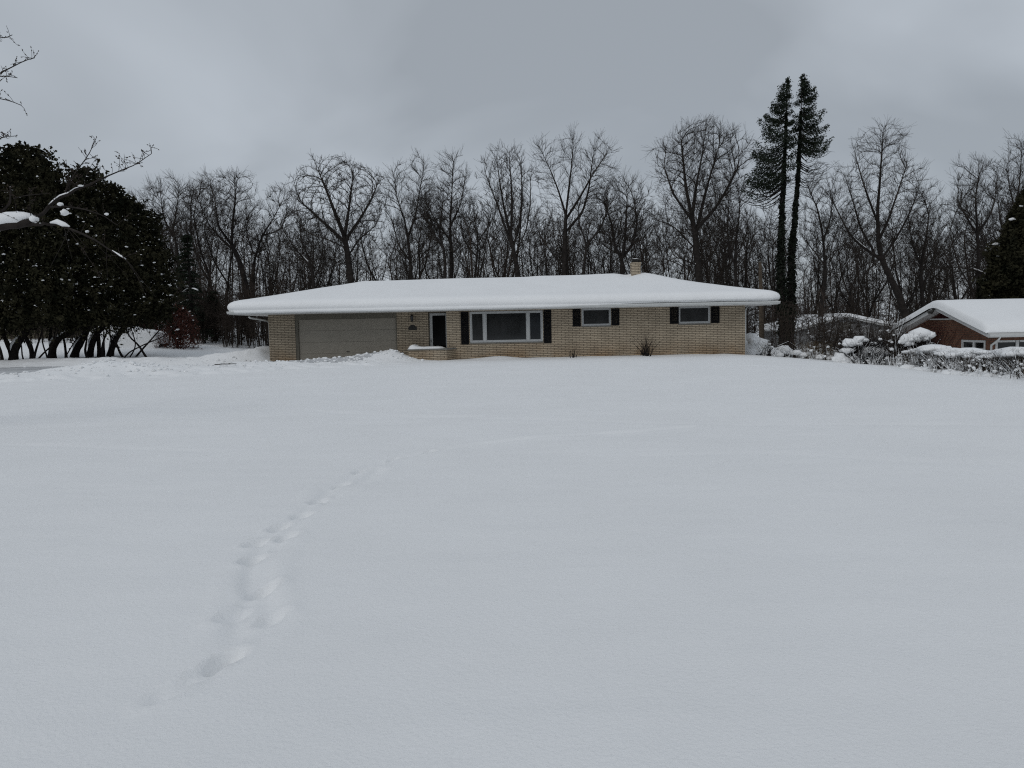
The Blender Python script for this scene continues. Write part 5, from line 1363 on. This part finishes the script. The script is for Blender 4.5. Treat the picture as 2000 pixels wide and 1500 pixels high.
def tiered(label, px, top, bot, d, seed, hw_px, snowy=.16):
    rng = np.random.default_rng(seed); c = P(px, bot, d); g = gz(c[0], d); zt = P(px, top, d)[2]; H = zt - g
    root = thing('hemlock_tree', label, 'tree', (c[0], d, g)); loc = np.array(root.location)
    mb = MB(); mb.tube([(0, 0, -.2), (.05, 0, H * .5), (0, 0, H)], [.16, .10, .015], 8); mb.build('trunk', M['bark_dark'], root, smooth=True)
    C, D, bm, sc, sr = [], [], MB(), [], []
    z = .5
    while z < H - .15:
        t = z / H
        for _ in range(4):
            a = rng.random() * 6.28; R = hw_px / F * d * (1 - t) ** .7 * rng.uniform(.55, 1.15) + .12; u = np.array((math.cos(a), math.sin(a), 0))
            L = np.linspace(0, 1, 5)[:, None]; p_ = np.array((0, 0, z)) + u * R * L + np.array((0, 0, 1.0)) * R * (.18 * L - .34 * L ** 2)
            bm.tube(p_, np.linspace(.022, .005, 5), 4, cap=False)
            nn = int((16 + 34 * R) * (1.6 if t > .55 else 1)); f = .15 + .85 * rng.random(nn); pc = np.stack([np.interp(f, L[:, 0], p_[:, j]) for j in range(3)], -1)
            pc += np.cross(u, (0, 0, 1.0)) * rng.normal(0, 1, (nn, 1)) * (.1 + .22 * (f * (1 - f))[:, None] * R) - np.array((0, 0, 1.0)) * rng.random((nn, 1)) * .14
            C.append(pc); D.append(np.tile(u, (nn, 1)))
            if t < .5 and rng.random() < snowy:
                for f in np.arange(.3, 1.0, .06):
                    if rng.random() < .75: sc.append([np.interp(f, L[:, 0], p_[:, j]) for j in range(3)] + np.array((0, 0, .03))); sr.append(rng.uniform(.02, .05))
        z += rng.uniform(.16, .30)
    bm.build('branches', M['bark_dark'], root); leaves('crown', np.concatenate(C), .17, M['conifer'], root, rng, aspect=.4, dirs=np.concatenate(D))
    sr = np.array(sr); blobs('snow', np.array(sc), np.stack([sr * 2.2, sr * 1.5, sr * .55], -1), M['snow'], root, jit=.2)
tiered('slim dark hemlock with snow lying on its lower branches behind the russet bush', 376, 448, 672, 52, 64, 44)
tiered('small dark hemlock with almost no snow left of the ranch house', 420, 560, 672, 55, 65, 34, .08)

# ------------------------------------------------------------------ near fruit tree reaching in from the left
def near_tree():
    rng = np.random.default_rng(71); d = 12.0
    root = thing('fruit_tree', 'near fruit tree whose snow-loaded limb and spurred twigs reach in from the left edge', 'tree', (-11.2, 12.4, gz(-11.2, 12.4))); loc = np.array(root.location)
    tk, tw, sn_, bd = MB(), MB(), MB(), MB()
    def lim(mb, pts, r0, r1, k=7, st=.12):
        q = resample_poly(pts, st); q[1:-1] += rng.normal(0, .010 if r0 > .02 else .004, q[1:-1].shape); mb.tube(q - loc, np.linspace(r0, r1, len(q)), k); return q
    crotch = np.array((-11.0, 12.3, 1.55))
    lim(tk, [np.array((-11.2, 12.4, loc[2] - .2)), np.array((-11.15, 12.4, .8)), crotch], .22, .17, 10, .2)
    main = lim(tk, [crotch, np.array((-10.2, 12.1, 2.35)), P(-130, 452, d), P(-40, 446, d), P(20, 440, d), P(62, 434, d)], .12, .060, 8)
    l1 = lim(tk, [P(62, 434, d), P(74, 424, d), P(92, 405, d + .1), P(122, 383, d + .2), P(150, 371, d + .25), P(205, 346, d + .3)], .034, .013, 6)
    l1b = lim(tw, [P(205, 346, d + .3), P(228, 337, d + .3), P(262, 322, d + .35), P(284, 312, d + .4), P(296, 300, d + .4)], .011, .005, 5)
    l2 = lim(tw, [P(50, 438, d), P(95, 437, d - .1), P(128, 441, d - .2), P(150, 452, d - .2), P(180, 466, d - .3), P(222, 492, d - .4), P(258, 520, d - .4)], .026, .007, 5)
    l3 = lim(tw, [P(92, 405, d + .1), P(120, 402, d), P(165, 408, d - .1), P(205, 422, d - .2), P(230, 440, d - .2)], .018, .005, 5)
    l4 = lim(tw, [P(122, 383, d + .2), P(140, 350, d + .3), P(152, 327, d + .3), P(172, 308, d + .3), P(184, 282, d + .3), P(186, 270, d + .3)], .014, .004, 5)
    l5 = lim(tw, [P(-40, 446, d), P(-10, 428, d + .2), P(15, 405, d + .3), P(26, 388, d + .3), P(20, 366, d + .3)], .03, .010, 5)
    l6 = lim(tw, [P(26, 388, d + .3), P(50, 380, d + .3), P(90, 378, d + .4)], .010, .004, 4)
    l7 = lim(tw, [P(128, 441, d - .2), P(150, 470, d - .2), P(185, 520, d - .3), P(200, 545, d - .3)], .008, .003, 4)
    # upper limbs: the trunk goes on above the picture's left edge
    up_ = lim(tk, [crotch, np.array((-10.9, 12.2, 3.2)), np.array((-10.4, 12.1, 4.8)), np.array((-10.2, 12.0, 6.3)), np.array((-9.9, 12.0, 7.4))], .13, .03, 8, .2)
    def upper(pts, r0): return lim(tw, pts, r0, .005, 5)
    u1 = upper([np.array((-10.4, 12.1, 4.8)), P(-120, 172, d), P(-40, 158, d), P(5, 140, d), P(30, 125, d), P(52, 118, d), P(68, 113, d)], .035)
    u2 = upper([np.array((-10.3, 12.1, 5.5)), P(-110, 88, d), P(-40, 82, d), P(0, 76, d), P(16, 72, d), P(24, 68, d)], .03)
    u3 = upper([np.array((-10.5, 12.1, 4.4)), P(-90, 192, d), P(-30, 190, d), P(6, 192, d), P(26, 198, d), P(42, 206, d)], .03)
    u4 = upper([np.array((-10.7, 12.2, 3.8)), P(-120, 268, d), P(-50, 274, d), P(0, 270, d), P(28, 266, d)], .035)
    u5 = upper([P(-40, 158, d), P(-10, 150, d), P(10, 148, d), P(34, 152, d)], .012)
    # spurs and short twigs with buds
    def spurs(q, dens, L, upb=.6, r=.0042):
        seg = np.linalg.norm(np.diff(q, axis=0), axis=1); Lc = np.concatenate([[0], np.cumsum(seg)])
        for _ in range(int(Lc[-1] * dens)):
            s = rng.random() ** .8 * Lc[-1]; b = np.array([np.interp(s, Lc, q[:, j]) for j in range(3)])
            v = rng.normal(0, 1, 3); v[2] = abs(v[2]) * upb * 1.4 + .15 if rng.random() < .8 else v[2]; v /= np.linalg.norm(v); l = L * rng.uniform(.3, 1.3)
            e = b + v * l; m_ = b + v * l * .5 + rng.normal(0, .01, 3)
            tw.tube([b - loc, m_ - loc, e - loc], [r, r * .8, r * .55], 4, cap=False)
            for f in (.45, .7, 1.0):
                if rng.random() < .8: p_ = b + (e - b) * f + rng.normal(0, .006, 3); w_ = p_ + v * .012 + rng.normal(0, .008, 3); bd.tube([p_ - loc, (p_ + w_) / 2 - loc, w_ + v * .012 - loc], [.003, .0085, .002], 5, cap=False)
    for q, de, L in ((l1, 7, .22), (l1b, 24, .17), (l2, 7, .22), (l3, 8, .2), (l4, 22, .16), (l5, 9, .15), (l6, 12, .12), (l7, 8, .12), (u1, 22, .16), (u2, 22, .15), (u3, 24, .15), (u4, 26, .13), (u5, 24, .13), (main, 6, .3)): spurs(q, de, L)
    # long water shoots
    for (q, n_, ls) in ((l1, 6, .55), (l1b, 5, .28), (main, 6, 1.0), (l5, 3, .6)):
        for _ in range(n_):
            b = q[rng.integers(len(q) // 3, len(q))]; L = rng.uniform(.35, .8) * ls; v = np.array((rng.normal(.1, .25), rng.normal(0, .25), 1.0))
            sh_ = lim(tw, [b, b + v * L * .5, b + v * L + rng.normal(0, .06, 3)], .006, .0025, 4); spurs(sh_, 14, .09)
    for _ in range(9):
        b = l2[rng.integers(4, len(l2))]; v = np.array((rng.normal(.5, .3), rng.normal(0, .3), -.8)); L = rng.uniform(.3, .8); lim(tw, [b, b + v * L * .5, b + v * L], .005, .002, 4)
    tk.build('trunk', M['bark'], root, smooth=True); tw.build('branches', M['bark'], root); bd.build('buds', M['bark_warm'], root)
    # thick roll of snow along the main limb, lumps on the forks
    i0 = len(main) // 3; q = main[i0:] + np.array((0, 0, .10)); m_ = len(q)
    rr = .105 * (1 + .25 * fbm(np.arange(m_) * .35, np.zeros(m_) + 2, 2, 3)) * np.minimum(1, np.linspace(0, 9, m_)[::-1] + .35)
    sn_.tube(q - loc, rr, 12)
    q = l2[4:8] + np.array((0, 0, .035)); sn_.tube(q - loc, .045 * np.sin(np.linspace(.3, 2.9, len(q))), 8)
    q = l2[14:17] + np.array((0, 0, .014)); sn_.tube(q - loc, .016 * np.sin(np.linspace(.3, 2.9, len(q))), 7)
    q = l1[2:9] + np.array((0, 0, .02)); sn_.tube(q - loc, .020 * np.sin(np.linspace(.3, 2.9, len(q))), 7)
    q = l5[6:14] + np.array((0, 0, .016)); sn_.tube(q - loc, .018 * np.sin(np.linspace(.3, 2.9, len(q))), 7)
    sn_.build('snow', M['snow'], root, smooth=True)['kind'] = 'stuff'
    blobs('snow_clumps', np.array([P(126, 415, d), P(118, 399, d), P(158, 363, d + .25), P(66, 428, d), P(170, 452, d), P(208, 418, d)]) - loc, np.array([(.062, .06, .05), (.05, .045, .028), (.045, .04, .018), (.07, .06, .06), (.03, .03, .02), (.035, .03, .02)]), M['snow'], root, jit=.12)
near_tree()

# ------------------------------------------------------------------ hedge and snowy shrubs on the right
def stems_mesh(name, rng, base, h, spread, n, r0, mat, root, lean=0.0, segs=3):
    """fans of thin arching stems from points in base (m,3)"""
    loc = np.array(root.location); b = base[rng.integers(len(base), size=n)] + rng.normal(0, .05, (n, 3)) * (1, 1, 0)
    a = rng.random(n) * 6.28; s = np.abs(rng.normal(0, spread, n)); hh = h * rng.uniform(.45, 1.08, n)
    pts = [b]
    for k in range(1, segs + 1):
        f = k / segs; pts.append(b + np.stack([np.cos(a) * s * f ** 1.5 * hh + lean * f * hh, np.sin(a) * s * f ** 1.5 * hh, hh * f], -1) + rng.normal(0, .025 * h, (n, 3)))
    pos = np.concatenate(pts) - loc; par = np.concatenate([np.full(n, -1)] + [np.arange(n) + n * (k - 1) for k in range(1, segs + 1)])
    r = np.concatenate([np.full(n, r0 * (1 - .7 * k / segs)) for k in range(segs + 1)])
    # side twigs
    m = n * 2; src = rng.integers(n * 1, n * (segs + 1), m); v = rng.normal(0, 1, (m, 3)); v[:, 2] = np.abs(v[:, 2]) * .8
    v /= np.linalg.norm(v, axis=1)[:, None]; tip = pos[src] + v * h * .16 * rng.uniform(.4, 1.2, (m, 1))
    pos = np.concatenate([pos, tip]); par = np.concatenate([par, src]); r = np.concatenate([r, np.full(m, r0 * .35)])
    V, Q = tube_arrays(pos, par, r, np.nonzero(par >= 0)[0], 3)
    return mesh_np(name, V, Q, M[mat], root)
def pillows(name, rng, centres, root, jit=.10):
    loc = np.array(root.location); C, Rr = [], []
    for (c, rx, ry, rz_) in centres:
        C.append(c); Rr.append((rx, ry, rz_))
        for _ in range(11):
            a = rng.random() * 6.28; f = rng.uniform(.45, 1.05); q = rng.uniform(.18, .55)
            C.append(c + np.array((math.cos(a) * rx * f, math.sin(a) * ry * f, -rz_ * rng.uniform(.05, .45)))); Rr.append((rx * q, ry * q, rz_ * q * 1.1))
    return blobs(name, np.array(C) - loc, np.array(Rr), M['snow'], root, jit=jit)
def hedge():
    rng = np.random.default_rng(81)
    L0, L1 = P(1772, 713, 31.0), P(2012, 752, 20.5); ends = [L0, L1, L1 + (L1 - L0) * .45]
    t = np.linspace(0, 1.45, 240); line = L0[None] + (L1 - L0)[None] * t[:, None]
    base = []
    for p_ in line:
        for _ in range(4):
            x, y = p_[0] + rng.normal(.25, .28), p_[1] + rng.normal(0, .15); base.append((x, y, gz(x, y) - .05))
    base = np.array(base); mid = line[120]
    root = thing('hedge', 'long bare twig hedge capped with pillows of snow in front of the brick house', 'hedge', (mid[0], mid[1], gz(mid[0], mid[1])))
    stems_mesh('branches', rng, base, .78, .5, 5200, .008, 'twig', root)
    stems_mesh('inner_branches', rng, base + np.array((.15, 0, 0)), .6, .35, 1500, .008, 'stalk', root)
    cs = []
    loc = np.array(root.location)
    for k in range(60):
        f = rng.random() * 1.45; p_ = L0 + (L1 - L0) * f; x, y = p_[0] + rng.normal(.28, .16), p_[1] + rng.normal(0, .2); g = gz(x, y)
        big = vnoise(np.array([f * 9.0]), np.array([2.0]), 4)[0] > .45
        s = rng.uniform(.30, .52) if big else rng.uniform(.12, .24)
        cs.append((np.array((x, y, g + .66 + rng.uniform(-.06, .10) + (.06 if big else 0))), s * 1.15, s * 1.3, s * .36))
    pillows('snow_caps', rng, cs, root)
    # snow caught lower down among the stems, and the drift it grows out of
    C, Rr = [], []
    for _ in range(1500):
        f = rng.random() * 1.45; p_ = L0 + (L1 - L0) * f; x, y = p_[0] + rng.normal(.12, .34), p_[1] + rng.normal(0, .2); z = rng.random() ** 1.9 * .5
        q = rng.uniform(.012, .045) * (1.25 - z); C.append((x, y, gz(x, y) + z)); Rr.append((q * 1.2, q * 1.2, q))
    blobs('caught_snow', np.array(C) - loc, np.array(Rr), M['snow'], root, jit=.2)
    C, Rr = [], []
    for _ in range(150):
        f = rng.random() * 1.45; p_ = L0 + (L1 - L0) * f; x, y = p_[0] + rng.normal(-.12, .22), p_[1] + rng.normal(0, .2); q = rng.uniform(.08, .28)
        C.append((x, y, gz(x, y) - .02)); Rr.append((q * 1.2, q * 1.2, q * .62))
    blobs('snow_drift', np.array(C) - loc, np.array(Rr), M['snow'], root, jit=.1)
hedge()
def snowy_shrub(name, label, base_px, d, hw_px, top, caps, seed, n=700, spread=.5, mat='bark_dark', r0=.011, caught=60, cat='shrub'):
    rng = np.random.default_rng(seed); b = P(base_px[0], base_px[1], d); g = gz(b[0], d); root = thing(name, label, cat, (b[0], d, g)); hw = hw_px / F * d
    h = P(base_px[0], top, d)[2] - g
    base = np.stack([b[0] + rng.uniform(-hw, hw, 60) * .7, d + rng.uniform(-.5, .5, 60), np.full(60, g - .05)], -1)
    stems_mesh('branches', rng, base, h, spread, n, r0, mat, root)
    if caps: pillows('snow_caps', rng, [(P(px, py, d - .25), rx / F * d, rx / F * d * .9, rz_ / F * d) for (px, py, rx, rz_) in caps], root)
    if caught:
        loc = np.array(root.location); C, Rr = [], []
        for _ in range(caught):
            q = rng.uniform(.02, .08); C.append((b[0] + rng.normal(0, hw * .6), d + rng.normal(-.1, .35), g + rng.random() ** 1.3 * h * .85)); Rr.append((q * 1.2, q * 1.1, q * .8))
        blobs('caught_snow', np.array(C) - loc, np.array(Rr), M['snow'], root, jit=.2)
    return root
snowy_shrub('snowy_shrub', 'wide low shrub bowed under heaps of snow left of the hedge', (1692, 712), 33.6, 48, 662,
    [(1663, 669, 17, 9), (1678, 663, 12, 7), (1655, 684, 14, 6), (1698, 684, 15, 8), (1715, 686, 16, 8), (1733, 692, 11, 6), (1664, 700, 5, 5), (1690, 694, 6, 5), (1640, 700, 12, 12), (1648, 706, 12, 10)], 82, n=1500, spread=.75)
snowy_shrub('snow_capped_bush', 'upright dark bush under a big rounded snow cap beside the brick gable', (1792, 712), 32.4, 26, 655,
    [(1797, 652, 20, 11), (1783, 659, 13, 10), (1806, 659, 12, 9), (1766, 663, 9, 10), (1775, 668, 8, 8), (1812, 672, 5, 5)], 83, n=1400, spread=.3, caught=50)
snowy_shrub('twiggy_shrub', 'tall brown twiggy shrub with little snow between the two snowy shrubs', (1748, 712), 33.0, 26, 628, [], 84, n=300, spread=.25, mat='brush', caught=40)
snowy_shrub('snow_heaped_bush', 'bush completely heaped with snow at the right corner of the ranch house', (1476, 694), 40.0, 26, 660,
    [(1466, 664, 20, 13), (1482, 672, 19, 12), (1462, 682, 26, 16), (1494, 684, 17, 11), (1512, 691, 14, 8)], 85, n=260, spread=.6, caught=20)
snowy_shrub('bare_shrub', 'small bare arching shrub in the snow right of the ranch house', (1499, 694), 37.2, 16, 664, [], 86, n=60, spread=.8, caught=6, r0=.014)
snowy_shrub('snow_mound_bush', 'small rounded snow mound over a bush beside the spruce trunk', (1532, 692), 41.0, 12, 678, [(1531, 682, 13, 8), (1540, 687, 9, 6)], 87, n=120, caught=8)
snowy_shrub('snowy_weeds', 'clump of low snowy brush in front of the grey garage', (1600, 697), 38.0, 44, 668, [(1556, 688, 9, 5), (1572, 692, 10, 5), (1600, 696, 12, 5), (1622, 698, 10, 5)], 88, n=700, spread=.45, mat='stalk', r0=.008, caught=60)
snowy_shrub('foundation_shrub', 'small bare forked shrub against the brick wall under the right window', (1262, 698), 35.7, 9, 654, [], 89, n=26, spread=.6, caught=0, r0=.020)
snowy_shrub('foundation_shrub', 'tiny bare shrub against the brick wall under the middle window', (1120, 699), 35.75, 7, 679, [], 90, n=14, spread=.5, caught=0, r0=.015)

snowy_shrub('thicket', 'rounded brown twiggy thicket covering the front of the grey garage', (1625, 702), 43.5, 62, 634, [], 101, n=380, spread=.35, mat='brush', r0=.010, caught=30)
snowy_shrub('thicket', 'brown twiggy thicket between the grey garage and the brick house', (1722, 706), 42.0, 50, 632, [], 102, n=380, spread=.35, mat='brush', r0=.010, caught=30)

# creeper on the brick gable
rng = np.random.default_rng(95)
root = thing('wall_creeper', 'dark red leafless creeper spreading up the brick gable wall', 'vine', (NX - .06, 35.6, ng))
mb = MB()
for _ in range(60):
    y = 35.6 + rng.normal(0, .5); q = [np.array((-.02, y - 35.6, 0.0))]
    dy = rng.normal(0, .25)
    for k in range(12):
        dy += rng.normal(0, .12); q.append(q[-1] + (rng.normal(0, .01), dy * .28, .26 * rng.uniform(.6, 1.1)))
        if q[-1][2] + ng > rz(35.6 + q[-1][1]) - .12: break
    q = np.array(q); q[:, 0] = np.clip(q[:, 0], -.06, .02); mb.tube(q, np.linspace(.018, .006, len(q)), 4, cap=False)
mb.build('stems', M['vine'], root)
C = np.stack([-.03 - rng.random(2600) * .08, rng.normal(0, .95, 2600), rng.random(2600) ** .8 * 3.2], -1)
C = C[(C[:, 2] + ng < np.array([rz(35.6 + c) for c in C[:, 1]]) - .1) & (vnoise(C[:, 1] * 1.6, C[:, 2] * 1.3, 9) > .42)]
leaves('twigs', C, .10, M['vine'], root, rng, aspect=.3)

# stick on the snow bank, marker stake
x, y, z = P(440, 724, 30.6); g = gz(x, y)
o = MB().tube([(-.42, 0, .03), (-.1, .03, .05), (.2, -.02, .045), (.45, .03, .06)], [.016, .02, .016, .008], 6).tube([(.1, 0, .05), (.25, .1, .09)], [.01, .005], 5).build('stick', M['bark_dark']); o.location = (x, y, g + .05)
tag(o, 'dark stick lying on the plowed snow bank near the garage', 'stick')
x, y, z = P(1492, 668, 43.0); g = gz(x, y)
o = thing('marker_stake', 'short pale stake standing in the snow behind the ranch house', 'stake', (x, y, g))
MB().tube([(0, 0, -.1), (0, 0, z - g + .12)], .05, 8).build('post', M['white_paint'], o); MB().lathe([(.06, 0), (.06, .05), (.0, .07)], (0, 0, z - g + .1), 8).build('post_cap', M['snow'], o)

# ------------------------------------------------------------------ snow plastered on the stems of the hedge and shrubs
def plaster(ob, share, seed, grow=2.2, zmax=.6):
    """a coat of clinging snow along some of the thin stems of ob, as one more part of its thing"""
    me = ob.data; n = len(me.vertices) // 6; V = np.zeros(len(me.vertices) * 3, np.float32); me.vertices.foreach_get('co', V); V = V.reshape(n, 6, 3)
    rng = np.random.default_rng(seed); a, b = V[:, :3].mean(1), V[:, 3:].mean(1); ra = np.linalg.norm(V[:, 0] - a, axis=1)
    ctr = (a + b) / 2; keep = (rng.random(n) < share * np.clip(1.3 - ctr[:, 2] / zmax, .1, 1) * (.3 + 1.4 * (vnoise(ctr[:, 0] * 2.2, ctr[:, 1] * 2.2, seed) > .45)))
    a, b, ra = a[keep], b[keep], ra[keep]; m = len(a)
    pos = np.concatenate([a, (a + b) / 2, b]) + np.array((-.004, -.008, .008)); i = np.arange(m)
    par = np.concatenate([np.full(m, -1), i, i + m]); r = np.concatenate([ra * grow * .5, ra * grow * rng.uniform(.7, 1.6, m), ra * grow * .4])
    W, Q = tube_arrays(pos, par, r, np.nonzero(par >= 0)[0], 4)
    o = mesh_np('clinging_snow', W, Q, M['snow'], ob.parent, smooth=True); o['kind'] = 'stuff'
for o in list(COL.objects):
    if o.parent is not None and o.name.split('.')[0] in ('branches',) and o.parent.get('category') in ('hedge', 'shrub') and 'foundation' not in o.parent.name:
        plaster(o, .45 if o.parent.get('category') == 'hedge' else .3, 3)

# trees added out of view behind the camera, to reflect in the window panes
rng = np.random.default_rng(9); pl = []
for i in range(420):
    x = rng.uniform(-70, 70); y = rng.uniform(-75, -38); q = rng.uniform(.6, 1.2); pl.append((x, y, gz(x, y), q, q * 1.2))
mass('reflection_woods', far, pl, M['brush'], 10)
